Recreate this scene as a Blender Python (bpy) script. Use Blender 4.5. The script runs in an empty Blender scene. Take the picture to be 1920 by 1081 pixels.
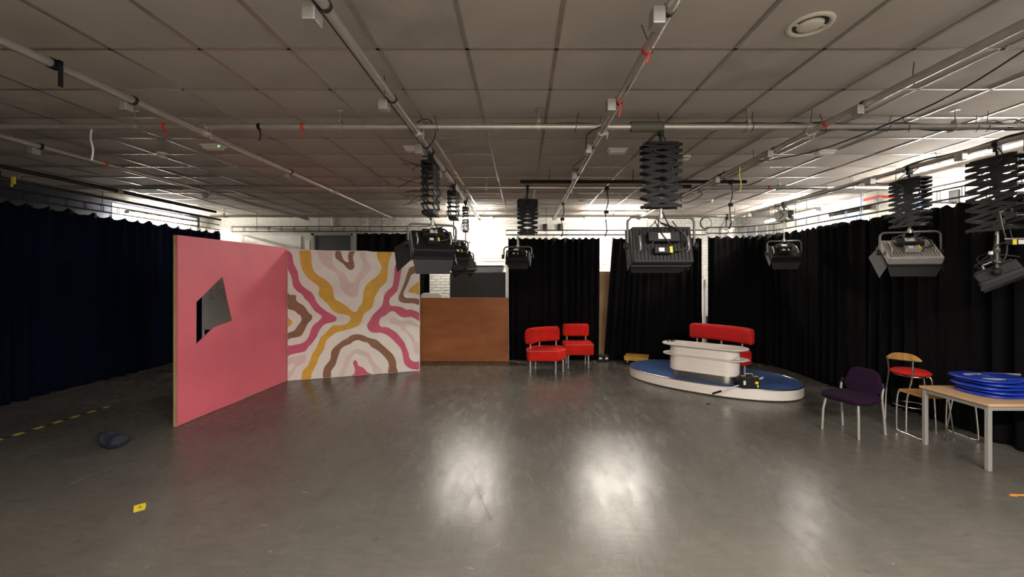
import bpy, math, random
from mathutils import Matrix, Vector
from mathutils.geometry import tessellate_polygon
random.seed(7)
S = bpy.context.scene
COL = S.collection
PI = math.pi
R = math.radians
# ------------------------------------------------------------------ camera, world, lights, exposure
FPX, CX, CY, ZC = 778.0, 978.0, 519.0, 1.85      # focal length and principal point for 1920x1081
cam = bpy.data.cameras.new('camera')
cam.sensor_width = 36.0
cam.lens = 36.0 * FPX / 1920.0
cam.shift_x = -(CX - 960.0) / 1920.0
cam.shift_y = (CY - 540.5) / 1920.0
cam.clip_start = 0.05
camo = bpy.data.objects.new('camera', cam); COL.objects.link(camo)
camo.location = (0, 0, ZC); camo.rotation_euler = (PI / 2, 0, 0)
S.camera = camo
w = bpy.data.worlds.new('world'); S.world = w; w.use_nodes = True
w.node_tree.nodes['Background'].inputs[0].default_value = (0.5, 0.55, 0.6, 1)
w.node_tree.nodes['Background'].inputs[1].default_value = 0.05
S.view_settings.view_transform = 'Standard'
S.view_settings.look = 'None'
S.view_settings.gamma = 1.0
S.view_settings.use_curve_mapping = False
S.view_settings.exposure = 0.6
S.cycles.use_denoising = True
S.cycles.max_bounces = 8
S.cycles.diffuse_bounces = 5
S.cycles.sample_clamp_indirect = 6.0
TUBE = 230.0                                       # emission of the fluorescent tubes
def area(name, loc, sx, sy, power, col=(1, .93, .84), rot=(0, 0, 0)):
    l = bpy.data.lights.new(name, 'AREA'); l.shape = 'RECTANGLE'; l.size = sx; l.size_y = sy
    l.energy = power; l.color = col
    o = bpy.data.objects.new(name, l); COL.objects.link(o); o.location = loc; o.rotation_euler = rot
    return o
# rows of ceiling lights in the half of the room behind the photographer
area('ceiling_light_behind_middle', (.2, -.9, 3.30), 2.4, .5, 380)
area('ceiling_light_behind_right', (3.0, -.9, 3.30), 2.4, .5, 470)

# ------------------------------------------------------------------ helpers
def px(x, y, Y):                                  # point of the photograph at depth Y
    return Vector(((x - CX) * Y / FPX, Y, ZC + (CY - y) * Y / FPX))
def fl(x, y, z=0.0):                              # point of the photograph on a level plane
    Y = (z - ZC) * FPX / (CY - y)
    return Vector(((x - CX) * Y / FPX, Y, z))
WM = {}
def wmat(o): return WM.get(o.name, Matrix.Identity(4))
def empty(name, loc=(0, 0, 0), rz=0.0, parent=None):
    o = bpy.data.objects.new(name, None); COL.objects.link(o); o.empty_display_size = .1
    o.location = loc; o.rotation_euler = (0, 0, rz)
    m = Matrix.Translation(Vector(loc)) @ Matrix.Rotation(rz, 4, 'Z')
    WM[o.name] = m
    return o
def tag(o, label=None, cat=None, group=None, kind=None):
    if label: o['label'] = label
    if cat: o['category'] = cat
    if group: o['group'] = group
    if kind: o['kind'] = kind
    return o
def thing(name, label, cat, loc=(0, 0, 0), rz=0.0, group=None):
    return tag(empty(name, loc, rz), label, cat, group)
def I4(): return Matrix.Identity(4)
def T(x, y, z): return Matrix.Translation((x, y, z))
def Rm(a, ax): return Matrix.Rotation(a, 4, ax)
class MB:
    def __init__(s): s.v = []; s.f = []; s.sm = []; s.M = I4()
    def add(s, vs, fs, smooth=False):
        b = len(s.v)
        for p in vs: s.v.append(s.M @ Vector(p))
        for f in fs: s.f.append([b + i for i in f]); s.sm.append(smooth)
        return s
    def box(s, cx, cy, cz, sx, sy, sz, m=None):
        hx, hy, hz = sx / 2, sy / 2, sz / 2
        vs = [Vector((x, y, z)) for x in (-hx, hx) for y in (-hy, hy) for z in (-hz, hz)]
        if m is not None: vs = [m @ p for p in vs]
        vs = [p + Vector((cx, cy, cz)) for p in vs]
        return s.add(vs, [(0, 1, 3, 2), (4, 6, 7, 5), (0, 4, 5, 1), (2, 3, 7, 6), (0, 2, 6, 4), (1, 5, 7, 3)])
    def tube(s, pts, r, n=8, closed=False):
        pts = [Vector(p) for p in pts]; N = len(pts)
        rs = r if isinstance(r, (list, tuple)) else [r] * N
        up = None; rings = []
        for i, p in enumerate(pts):
            if closed: t = pts[(i + 1) % N] - pts[i - 1]
            else: t = pts[min(i + 1, N - 1)] - pts[max(i - 1, 0)]
            if t.length < 1e-9: t = Vector((0, 0, 1))
            t.normalize()
            if up is None:
                up = Vector((0, 0, 1)) if abs(t.z) < .9 else Vector((1, 0, 0))
            a = t.cross(up)
            if a.length < 1e-6: a = t.orthogonal()
            a.normalize(); b = a.cross(t).normalized(); up = b
            rings.append([p + (a * math.cos(2 * PI * k / n) + b * math.sin(2 * PI * k / n)) * rs[i] for k in range(n)])
        vs = [q for rg in rings for q in rg]; fs = []
        for i in range(N if closed else N - 1):
            j = (i + 1) % N
            for k in range(n):
                k2 = (k + 1) % n
                fs.append((i * n + k, i * n + k2, j * n + k2, j * n + k))
        s.add(vs, fs, True)
        if not closed:
            s.add(vs[:n], [tuple(range(n))[::-1]]); s.add(vs[(N - 1) * n:], [tuple(range(n))])
        return s
    def lathe(s, prof, n=24, c=(0, 0, 0), m=None, smooth=True):
        vs = []
        for (r, z) in prof:
            for k in range(n):
                p = Vector((r * math.cos(2 * PI * k / n), r * math.sin(2 * PI * k / n), z))
                if m is not None: p = m @ p
                vs.append(p + Vector(c))
        fs = []
        for i in range(len(prof) - 1):
            for k in range(n):
                k2 = (k + 1) % n
                fs.append((i * n + k, i * n + k2, (i + 1) * n + k2, (i + 1) * n + k))
        b0 = len(s.v)
        s.add(vs, fs, smooth)
        if prof[0][0] > 1e-6: s.add(vs[:n], [tuple(range(n))[::-1]])
        if prof[-1][0] > 1e-6: s.add(vs[-n:], [tuple(range(n))])
        return s
    def prism(s, poly, z0, z1, m=None, smooth=False):
        n = len(poly)
        vs = [Vector((p[0], p[1], z0)) for p in poly] + [Vector((p[0], p[1], z1)) for p in poly]
        if m is not None: vs = [m @ p for p in vs]
        b0 = len(s.v)
        s.add(vs, [(i, (i + 1) % n, n + (i + 1) % n, n + i) for i in range(n)], smooth)
        if smooth: b0 = len(s.v); s.add(vs, [])
        for t in tessellate_polygon([[Vector((p[0], p[1], 0)) for p in poly]]):
            s.f.append([b0 + n + i for i in t]); s.sm.append(False)
            s.f.append([b0 + i for i in t][::-1]); s.sm.append(False)
        return s
    def build(s, name, mat, parent=None, bevel=0.0, world=False, loc=None, seg=2):
        me = bpy.data.meshes.new(name)
        vs = s.v
        if world and parent is not None:
            inv = wmat(parent).inverted(); vs = [inv @ p for p in vs]
        if loc is not None:
            L = Vector(loc); vs = [p - L for p in vs]
        me.from_pydata([tuple(p) for p in vs], [], s.f)
        me.polygons.foreach_set('use_smooth', s.sm)
        me.materials.append(mat); me.update()
        import bmesh
        bm = bmesh.new(); bm.from_mesh(me); bmesh.ops.recalc_face_normals(bm, faces=bm.faces[:]); bm.to_mesh(me); bm.free()
        o = bpy.data.objects.new(name, me); COL.objects.link(o)
        if loc is not None: o.location = loc
        if parent is not None:
            o.parent = parent; WM[o.name] = wmat(parent)
            if loc is not None: WM[o.name] = wmat(parent) @ Matrix.Translation(Vector(loc))
        else:
            WM[o.name] = Matrix.Translation(Vector(loc)) if loc is not None else I4()
        if bevel:
            b = o.modifiers.new('bevel', 'BEVEL'); b.width = bevel; b.segments = seg; b.limit_method = 'ANGLE'; b.angle_limit = R(40)
            b.harden_normals = False
        return o
def bx(name, mat, c, d, parent=None, bevel=0, world=False, m=None):
    return MB().box(c[0], c[1], c[2], d[0], d[1], d[2], m).build(name, mat, parent, bevel, world)
def share(o, parent, M):
    c = o.copy(); COL.objects.link(c); c.parent = parent; c.matrix_local = M
    return c
def arc(cx, cy, r, a0, a1, n):
    return [(cx + r * math.cos(a0 + (a1 - a0) * i / n), cy + r * math.sin(a0 + (a1 - a0) * i / n)) for i in range(n + 1)]
def stadium(L, W, n=14, e=None):                   # centred, along x
    r = W / 2; h = L / 2 - r
    return arc(h, 0, r, -PI / 2, PI / 2, n) + arc(-h, 0, r, PI / 2, 3 * PI / 2, n)
def superell(a, b, e, n=72):
    out = []
    for i in range(n):
        t = 2 * PI * i / n; c, s_ = math.cos(t), math.sin(t)
        out.append((a * math.copysign(abs(c) ** (2 / e), c), b * math.copysign(abs(s_) ** (2 / e), s_)))
    return out
def rrect(w, h, r, n=5):
    out = []
    for cx, cy, a in ((w / 2 - r, h / 2 - r, 0), (-w / 2 + r, h / 2 - r, PI / 2), (-w / 2 + r, -h / 2 + r, PI), (w / 2 - r, -h / 2 + r, 3 * PI / 2)):
        out += arc(cx, cy, r, a, a + PI / 2, n)
    return out
def smooth_path(pts, sub=6, closed=False):
    P = [Vector(p) for p in pts]; n = len(P); out = []
    rng = range(n) if closed else range(n - 1)
    for i in rng:
        if closed: a, b, c, d = P[i - 1], P[i], P[(i + 1) % n], P[(i + 2) % n]
        else: a, b, c, d = P[max(i - 1, 0)], P[i], P[i + 1], P[min(i + 2, n - 1)]
        for k in range(sub):
            t = k / sub
            out.append(.5 * ((2 * b) + (c - a) * t + (2 * a - 5 * b + 4 * c - d) * t * t + (3 * b - 3 * c + d - a) * t ** 3))
    if not closed: out.append(P[-1])
    return out

# ------------------------------------------------------------------ materials
def mat(name, col, rough=.5, metal=0.0, var=0.0, vscale=8.0, bump=0.0, bscale=60.0, emit=None, estr=0.0,
        stretch=(1, 1, 1), sheen=0.0, spec=None, col2=None, coat=0.0, alpha=None):
    m = bpy.data.materials.new(name); m.use_nodes = True
    nt = m.node_tree; b = nt.nodes['Principled BSDF']; L = nt.links
    b.inputs['Base Color'].default_value = (*col, 1); b.inputs['Roughness'].default_value = rough
    b.inputs['Metallic'].default_value = metal
    if spec is not None: b.inputs['Specular IOR Level'].default_value = spec
    if coat: b.inputs['Coat Weight'].default_value = coat; b.inputs['Coat Roughness'].default_value = .15
    if sheen: b.inputs['Sheen Weight'].default_value = sheen; b.inputs['Sheen Roughness'].default_value = .4
    if emit: b.inputs['Emission Color'].default_value = (*emit, 1); b.inputs['Emission Strength'].default_value = estr
    tc = nt.nodes.new('ShaderNodeTexCoord'); mp = nt.nodes.new('ShaderNodeMapping')
    mp.inputs['Scale'].default_value = stretch
    L.new(tc.outputs['Object'], mp.inputs['Vector'])
    nz = nt.nodes.new('ShaderNodeTexNoise'); nz.inputs['Scale'].default_value = vscale; nz.inputs['Detail'].default_value = 4
    L.new(mp.outputs[0], nz.inputs['Vector'])
    cr = nt.nodes.new('ShaderNodeValToRGB')
    c2 = col2 if col2 else tuple(c * (1 - var) for c in col)
    cr.color_ramp.elements[0].position = .35; cr.color_ramp.elements[1].position = .65
    cr.color_ramp.elements[0].color = (*c2, 1)
    cr.color_ramp.elements[1].color = (*(min(1, c * (1 + var * .5)) for c in col), 1)
    L.new(nz.outputs['Fac'], cr.inputs[0])
    if var or col2: L.new(cr.outputs[0], b.inputs['Base Color'])
    if bump:
        n2 = nt.nodes.new('ShaderNodeTexNoise'); n2.inputs['Scale'].default_value = bscale; n2.inputs['Detail'].default_value = 3
        L.new(mp.outputs[0], n2.inputs['Vector'])
        bp = nt.nodes.new('ShaderNodeBump'); bp.inputs['Strength'].default_value = bump; bp.inputs['Distance'].default_value = .01
        L.new(n2.outputs['Fac'], bp.inputs['Height']); L.new(bp.outputs[0], b.inputs['Normal'])
    return m
M = {}
M['steel'] = mat('galvanised_steel', (.52, .49, .45), .30, .60, .07, 20, stretch=(1, 1, 1))
M['darksteel'] = mat('dark_steel', (.05, .045, .04), .5, .6, .2, 20)
M['chrome'] = mat('chrome_metal', (.75, .73, .70), .22, 1.0, .08, 30)
M['alu'] = mat('aluminium_paint', (.42, .40, .38), .42, .55, .1, 30)
M['yoke'] = mat('grey_yoke_paint', (.10, .095, .09), .45, .2)
M['black'] = mat('black_paint', (.005, .005, .0055), .55, 0, .3, 30, spec=.25)
M['fixture'] = mat('fixture_grey_black', (.010, .010, .010), .55, .0, .2, 30, spec=.3)
M['flag'] = mat('barn_door_black', (.017, .017, .017), .55, 0, .15, 20, spec=.3)
M['rubber'] = mat('black_cable_rubber', (.012, .012, .012), .5)
M['boxgrey'] = mat('socket_box_grey', (.27, .26, .24), .5, .1, .15, 20)
M['tile'] = mat('ceiling_tile_white', (.42, .375, .33), .9, 0, .10, 1.3, .12, 220)
M['tile2'] = mat('ceiling_tile_dirty', (.38, .34, .30), .9, 0, .2, 2.5, .12, 220)
M['bar'] = mat('ceiling_bar_metal', (.33, .30, .26), .32, .35, .1, 10)
M['void'] = mat('ceiling_void', (.03, .03, .03), .9)
M['wallwhite'] = mat('white_wall_paint', (.62, .60, .56), .8, 0, .12, 3, .1, 80)
M['mortar'] = mat('painted_mortar', (.46, .45, .42), .9, 0, .1, 12, .2, 90)
M['brick'] = mat('white_painted_brick', (.60, .585, .545), .75, 0, .12, 9, .35, 60)
M['wallblue'] = mat('blue_wall_paint', (.20, .27, .42), .75, 0, .15, 3, .1, 60)
M['curtain'] = mat('black_wool_serge', (.0028, .0027, .0031), .9, 0, .2, 30, .3, 300, sheen=.008, spec=.08)
M['navy'] = mat('navy_wool_serge', (.0012, .0030, .012), .9, 0, .2, 30, .3, 300, sheen=.006, spec=.06)
M['pinkpaint'] = mat('salmon_pink_paint', (.60, .115, .155), .55, 0, .05, 2, .05, 60)
M['cream'] = mat('mural_cream_paint', (.72, .66, .61), .6, 0, .05, 5)
M['mpink'] = mat('mural_raspberry_paint', (.53, .085, .155), .6, 0, .08, 6)
M['mochre'] = mat('mural_ochre_paint', (.63, .34, .03), .6, 0, .1, 6)
M['mbrown'] = mat('mural_brown_paint', (.235, .105, .055), .6, 0, .12, 6)
M['mblush'] = mat('mural_blush_paint', (.66, .50, .475), .6, 0, .06, 6)
M['timber'] = mat('sawn_pine', (.42, .27, .12), .7, 0, .25, 6, .2, 60, stretch=(6, 6, .6))
M['ply'] = mat('orange_plywood', (.33, .115, .036), .55, 0, 0, 2.2, .08, 40, stretch=(.7, 1, 2.2), col2=(.25, .082, .024), spec=.3)
M['plytan'] = mat('tan_board', (.45, .27, .13), .6, 0, .15, 3)
M['red'] = mat('red_wool_upholstery', (.50, .018, .012), .95, 0, .12, 5, .3, 250, spec=.08)
M['redp'] = mat('red_vinyl_upholstery', (.46, .012, .010), .8, 0, .08, 5, .1, 250, spec=.25)
M['piping'] = mat('pale_grey_piping', (.42, .22, .20), .7)
M['plinthwhite'] = mat('cream_laminate', (.70, .64, .59), .35, 0, .05, 3)
M['bluecarpet'] = mat('blue_carpet', (.012, .055, .20), .95, 0, .25, 30, .6, 350)
M['stainless'] = mat('brushed_stainless', (.55, .52, .48), .28, 1.0, .12, 5, stretch=(1, 1, 12))
M['purple'] = mat('dark_purple_fabric', (.016, .005, .019), .95, 0, .25, 60, .3, 300, spec=.12)
M['greyleg'] = mat('silver_grey_paint', (.30, .29, .275), .4, .3)
M['beech'] = mat('beech_laminate', (.50, .32, .17), .45, 0, .12, 3, stretch=(1, 8, 1))
M['beechedge'] = mat('beech_edge', (.40, .24, .12), .5, 0, .15, 6)
M['oak'] = mat('orange_varnished_wood', (.42, .21, .06), .35, 0, .2, 4, stretch=(1, 8, 1))
M['blueplastic'] = mat('royal_blue_plastic', (.010, .034, .32), .32, 0, .12, 5, .1, 12)
M['yellow'] = mat('yellow_tape', (.75, .58, .03), .5, 0, .1, 10)
M['ywood'] = mat('yellow_orange_wood', (.62, .32, .05), .55, 0, .15, 6)
M['orange'] = mat('orange_tape', (.75, .25, .02), .6, 0, .1, 30)
M['redtape'] = mat('red_tape', (.65, .05, .03), .6)
M['white'] = mat('white_plastic', (.72, .70, .67), .45)
M['cream2'] = mat('cream_panel', (.62, .58, .50), .6, 0, .05, 4)
M['label'] = mat('pale_label', (.65, .66, .66), .5)
M['navyfabric'] = mat('navy_fabric_bag', (.006, .008, .022), .8, 0, .5, 14, .5, 60)
M['wboard'] = mat('whiteboard_surface', (.80, .82, .79), .3, 0, .04, 4)
M['ink'] = mat('marker_ink', (.12, .13, .14), .6)
M['darkboard'] = mat('dark_grey_board', (.022, .022, .023), .6, 0, .15, 4)
M['scuff'] = mat('scuff_mark', (.015, .014, .012), .7)
M['scuffl'] = mat('pale_scratch', (.30, .28, .25), .6)
M['tube'] = mat('fluorescent_tube', (.9, .9, .9), .4, emit=(1.0, .93, .82), estr=TUBE)
M['lens'] = mat('lamp_diffuser', (.30, .30, .31), .3)
M['floor'] = mat('grey_vinyl_floor', (.12, .115, .10), .3)
def floor_material():
    m = M['floor']; nt = m.node_tree; L = nt.links; b = nt.nodes['Principled BSDF']
    tc = [n for n in nt.nodes if n.type == 'TEX_COORD'][0]
    def noise(sc, det, stretch, rot=0):
        mp = nt.nodes.new('ShaderNodeMapping'); mp.inputs['Scale'].default_value = stretch; mp.inputs['Rotation'].default_value = (0, 0, rot)
        n = nt.nodes.new('ShaderNodeTexNoise'); n.inputs['Scale'].default_value = sc; n.inputs['Detail'].default_value = det; n.inputs['Roughness'].default_value = .65
        L.new(tc.outputs['Object'], mp.inputs[0]); L.new(mp.outputs[0], n.inputs['Vector']); return n
    n1 = noise(1.1, 6, (1, 1, 1)); n2 = noise(5, 8, (1, 5, 1), .5); n3 = noise(90, 3, (1, 1, 1)); n4 = noise(3.5, 5, (2.4, .7, 1), -.35)
    r = nt.nodes.new('ShaderNodeValToRGB'); r.color_ramp.elements[0].color = (.064, .062, .054, 1); r.color_ramp.elements[1].color = (.125, .114, .098, 1)
    r.color_ramp.elements[0].position = .3; r.color_ramp.elements[1].position = .7
    mx = nt.nodes.new('ShaderNodeMath'); mx.operation = 'MULTIPLY_ADD'; mx.inputs[1].default_value = .5
    h = nt.nodes.new('ShaderNodeMath'); h.operation = 'MULTIPLY'; h.inputs[1].default_value = .5
    L.new(n2.outputs['Fac'], h.inputs[0]); L.new(n1.outputs['Fac'], mx.inputs[0]); L.new(h.outputs[0], mx.inputs[2])
    L.new(mx.outputs[0], r.inputs[0]); L.new(r.outputs[0], b.inputs['Base Color'])
    rr = nt.nodes.new('ShaderNodeMapRange'); rr.inputs['From Min'].default_value = .3; rr.inputs['From Max'].default_value = .7
    rr.inputs['To Min'].default_value = .20; rr.inputs['To Max'].default_value = .32
    L.new(n4.outputs['Fac'], rr.inputs['Value']); L.new(rr.outputs[0], b.inputs['Roughness'])
    ad = nt.nodes.new('ShaderNodeMath'); ad.operation = 'ADD'; s1 = nt.nodes.new('ShaderNodeMath'); s1.operation = 'MULTIPLY'; s1.inputs[1].default_value = .25
    L.new(n3.outputs['Fac'], s1.inputs[0]); L.new(s1.outputs[0], ad.inputs[0]); L.new(n2.outputs['Fac'], ad.inputs[1])
    bp = nt.nodes.new('ShaderNodeBump'); bp.inputs['Strength'].default_value = .12; bp.inputs['Distance'].default_value = .01
    L.new(ad.outputs[0], bp.inputs['Height']); L.new(bp.outputs[0], b.inputs['Normal'])
    b.inputs['Specular IOR Level'].default_value = .27
floor_material()
def hazard_material():
    m = bpy.data.materials.new('hazard_tape'); m.use_nodes = True; nt = m.node_tree; b = nt.nodes['Principled BSDF']; L = nt.links
    tc = nt.nodes.new('ShaderNodeTexCoord'); wv = nt.nodes.new('ShaderNodeTexWave'); wv.inputs['Scale'].default_value = 1.55; wv.bands_direction = 'X'
    cr = nt.nodes.new('ShaderNodeValToRGB'); cr.color_ramp.interpolation = 'CONSTANT'
    cr.color_ramp.elements[0].color = (.02, .02, .02, 1); cr.color_ramp.elements[1].color = (.60, .50, .07, 1); cr.color_ramp.elements[1].position = .5
    L.new(tc.outputs['Object'], wv.inputs['Vector']); L.new(wv.outputs['Fac'], cr.inputs[0]); L.new(cr.outputs[0], b.inputs['Base Color'])
    return m
M['hazard'] = hazard_material()

# ------------------------------------------------------------------ the room
ZCEIL = 3.39
XL, XR, YB, YF = -8.3, 6.5, 10.7, -3.6
def struct(o): o['kind'] = 'structure'; return o
fo = struct(bx('floor', M['floor'], ((XL + XR) / 2, (YB + YF) / 2, -.05), (XR - XL, YB - YF, .1)))
ce = struct(bx('ceiling', M['void'], ((XL + XR) / 2, (YB + YF) / 2, ZCEIL + .10), (XR - XL, YB - YF, .1)))
M['wallshade'] = mat('shaded_blue_wall_paint', (.035, .045, .075), .75, 0, .15, 3)  # blue wall paint darkened, shade of the unlit left wall put into the colour
wl = struct(bx('wall_left', M['wallshade'], (XL - .06, (YB + YF) / 2, 1.75), (.12, YB - YF, 3.5)))
wr = struct(bx('wall_right', M['wallblue'], (XR + .06, (YB + YF) / 2, 1.75), (.12, YB - YF, 3.5)))
wb = struct(bx('wall_back', M['mortar'], ((XL + XR) / 2, YB + .06, 1.75), (XR - XL + .24, .12, 3.5)))
wf = struct(bx('wall_front', M['wallwhite'], ((XL + XR) / 2, YF - .06, 1.75), (XR - XL + .24, .12, 3.5)))
# white band high on the right wall
bx('wall_panel', M['wallwhite'], (XR - .006, 4.4, 3.02), (.012, 4.6, .70), wr)
bx('wall_panel', M['wallwhite'], (XR - .006, 9.55, 3.02), (.012, 2.2, .70), wr)
bx('wall_panel', M['wallwhite'], (XL + .006, 9.5, 2.9), (.012, 2.2, .90), wl)  # white panel added on the left wall to widen the lamp's burnt-out glow

# ceiling tiles and bars (0.6 m grid)
gx = [.234 + .6 * k for k in range(-15, 12)]; gx = [x for x in gx if XL < x < XR]
gy = [2.79 + .6 * k for k in range(-10, 15)]; gy = [y for y in gy if YF < y < YB]
tiles = []
xs = [XL] + gx + [XR]; ys = [YF] + gy + [YB]
for i in range(len(xs) - 1):
    for j in range(len(ys) - 1):
        cx_, cy_ = (xs[i] + xs[i + 1]) / 2, (ys[j] + ys[j + 1]) / 2
        vis = cy_ > 2.0 and abs(FPX * cx_ / cy_ + 18) < 1010
        tiles.append((0 if vis else 1, math.hypot(cx_, cy_), cx_, cy_, xs[i + 1] - xs[i], ys[j + 1] - ys[j]))
tiles.sort()
tmesh = {}
rest = MB()
cnt = 0
for vis, d, x, y, sx, sy in tiles:
    if vis == 0 and cnt < 290:
        dirty = random.random() < .06
        key = (round(sx, 3), round(sy, 3), dirty)
        if key not in tmesh:
            o = MB().box(0, 0, 0, sx - .02, sy - .02, .016).build('ceiling_tile', M['tile2' if dirty else 'tile'], ce)
            tmesh[key] = o
        else:
            o = tmesh[key].copy(); COL.objects.link(o); o.parent = ce
        o.location = (x, y, ZCEIL + .004 + random.uniform(-.001, .003)); o.rotation_euler = (random.uniform(-.004, .004), random.uniform(-.004, .004), 0)
        cnt += 1
    else:
        rest.box(x, y, ZCEIL + .004, sx - .02, sy - .02, .016)
tag(rest.build('ceiling_tiles', M['tile'], ce), kind='stuff')
for x in gx: bx('ceiling_bar', M['bar'], (x, (YB + YF) / 2, ZCEIL - .004), (.026, YB - YF, .012), ce)
for y in gy: bx('ceiling_bar', M['bar'], ((XL + XR) / 2, y, ZCEIL - .0045), (XR - XL, .022, .011), ce)

# bricks of the back wall: the stretch left bare, then the strip above the curtains
BW, BH = .225, .075
spots = []
row = 0; z = .0375
while z < ZCEIL:
    off = BW / 2 if row % 2 else 0
    x = -4.0 + off
    while x < XR - .12:
        gap = (-2.75 < x < -.25 and 1.25 < z < 3.1)
        strip = z > 2.6 or abs(x - 2.13) < .3 and z > 1.2 or abs(x - 4.7) < .35 and z > .9
        inwin = (-1.45 < x < -.42 and 1.35 < z < 2.26)
        if (gap or strip) and not inwin: spots.append((0 if gap else 1, abs(x - .5), x, z))
        x += BW
    z += BH; row += 1
spots.sort()
b0 = None; restb = MB()
for i, (g, d, x, z) in enumerate(spots):
    if i < 290:
        if b0 is None:
            o = b0 = MB().box(0, 0, 0, BW - .012, .02, BH - .012).build('brick', M['brick'], wb)
        else: o = b0.copy(); COL.objects.link(o); o.parent = wb
        o.location = (x, YB - .004 + random.uniform(-.002, .002), z); o.rotation_euler = (0, random.uniform(-.008, .008), 0)
    else: restb.box(x, YB - .004 + random.uniform(-.002, .002), z, BW - .012, .02, BH - .012)
tag(restb.build('brickwork', M['brick'], wb), kind='stuff')
# window recess with the dark board in it (behind the plywood)
w1 = struct(MB().box(-.93, YB - .02, 2.02, .88, .03, .24).build('window_1', M['darkboard']))
fr = MB()
fr.box(-.93, YB - .045, 2.165, 1.04, .05, .035); fr.box(-.93, YB - .05, 1.885, 1.04, .07, .035)
fr.box(-.42, YB - .05, 1.75, .045, .05, .85); fr.box(-1.43, YB - .05, 2.02, .045, .05, .30)
fr.build('window_frame', M['white'], w1, .004)
# window and door heads on the left half
w2 = struct(MB().box(px(626, 0, YB).x, YB - .012, 2.55, .92, .012, .80).build('window_2', M['darkboard']))
f2 = MB(); a, b = px(588, 0, YB).x, px(661, 0, YB).x
f2.box(a, YB - .03, 2.55, .07, .06, .86); f2.box(b, YB - .03, 2.55, .05, .06, .86); f2.box((a + b) / 2, YB - .03, 2.945, b - a + .07, .06, .07)
f2.build('window_frame', M['boxgrey'], w2, .004)
w3 = struct(MB().box(px(1418, 0, YB).x, YB - .012, 2.95, .52, .012, .42).build('window_3', M['lens']))
f3 = MB(); a, b = px(1396, 0, YB).x, px(1437, 0, YB).x
for x_ in (a, (a + b) / 2, b): f3.box(x_, YB - .03, 2.95, .04, .05, .46)
f3.box((a + b) / 2, YB - .03, 3.17, b - a, .05, .04); f3.box((a + b) / 2, YB - .03, 2.74, b - a, .05, .04)
f3.build('window_frame', M['white'], w3, .004)
# cream sheets of the left part of the back wall
a, b = px(300, 0, YB).x, px(458, 0, YB).x
bx('wall_panel', M['wallwhite'], ((a + b) / 2, YB - .012, 1.5), (b - a - .02, .024, 2.85), wb, .004)
a, b = px(458, 0, YB).x, px(566, 0, YB).x
bx('wall_panel', M['wallwhite'], ((a + b) / 2, YB - .016, 1.47), (b - a - .02, .032, 2.88), wb, .004)
a = px(578, 0, YB).x
bx('wall_panel', M['cream2'], (a, YB - .02, 1.4), (.12, .04, 2.8), wb, .004)
# trunking running along the back wall above the curtains
tr = struct(bx('trim_1', M['white'], (2.1, YB - .05, 2.98), (5.0, .09, .09), None, .01))
tr2 = struct(bx('trim_2', M['cream2'], (-4.4, YB - .04, 3.12), (4.0, .06, .05), None, .01))
for x_ in (px(624, 0, YB).x, px(690, 0, YB).x):
    struct(bx('trim_3', M['wallwhite'], (x_, YB - .05, 3.23), (.04, .06, .30)))
# boxed columns against the right wall, with an orange collar
pc = px(1652, 0, 7.35)
col = struct(bx('trim_4', M['cream2'], (6.33, 7.35, 1.68), (.30, .30, 3.36), None, .01))
bx('collar', M['redtape'], (6.33, 7.35, 3.24), (.31, .31, .05), col, .004)

# ------------------------------------------------------------------ fluorescent battens
def batten(label, x, y, L, rz, z=ZCEIL - .012, twin=True):
    z0_ = z
    t = thing('ceiling_light', label, 'ceiling light', (x, y, z), rz, 'fluorescent lights round the room edge')
    MB().prism([(-.05, -.035), (.05, -.035), (.035, 0), (-.035, 0)], -L / 2, L / 2, Matrix(((0, 0, 1, 0), (1, 0, 0, 0), (0, 1, 0, 0), (0, 0, 0, 1)))).build('housing', M['white'], t, .004)
    for s in (-.03, .03):
        MB().tube([(-L / 2 + .03, s, -.058), (L / 2 - .03, s, -.058)], .015, 10).build('tube', M['tube'], t)
    for e in (-1, 1): MB().box(e * (L / 2 - .012), 0, -.052, .022, .10, .05).build('end_cap', M['white'], t, .003)
    if z0_ < 3.3:
        for e in (-1, 1): MB().tube([(e * L * .3, 0, -.002), (e * L * .3, 0, ZCEIL - z0_)], .006, 6).build('hanger_rod', M['steel'], t)
    return t
batten('glowing fluorescent light above the bare brick wall behind the hanging lamps', -1.20, 9.66, 1.1, 0, 3.27)
batten('glowing fluorescent light at the back wall behind the largest scissor hanger', 2.20, 9.66, 1.5, 0, 3.27)
batten('glowing fluorescent light in the back right corner above the black curtain', 5.66, 8.75, 1.7, PI / 2, 3.18)
batten('glowing fluorescent light on the right side behind the rightmost scissor hanger', 6.0, 5.7, 1.8, PI / 2, 3.16)
batten('fluorescent light above the right hand curtain, nearest the camera and mostly outside the picture', 6.0, 2.9, 1.8, PI / 2, 3.16)
batten('glowing fluorescent light above the end of the navy curtain at the left', -8.05, 9.35, 1.8, PI / 2, 3.22)

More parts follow.
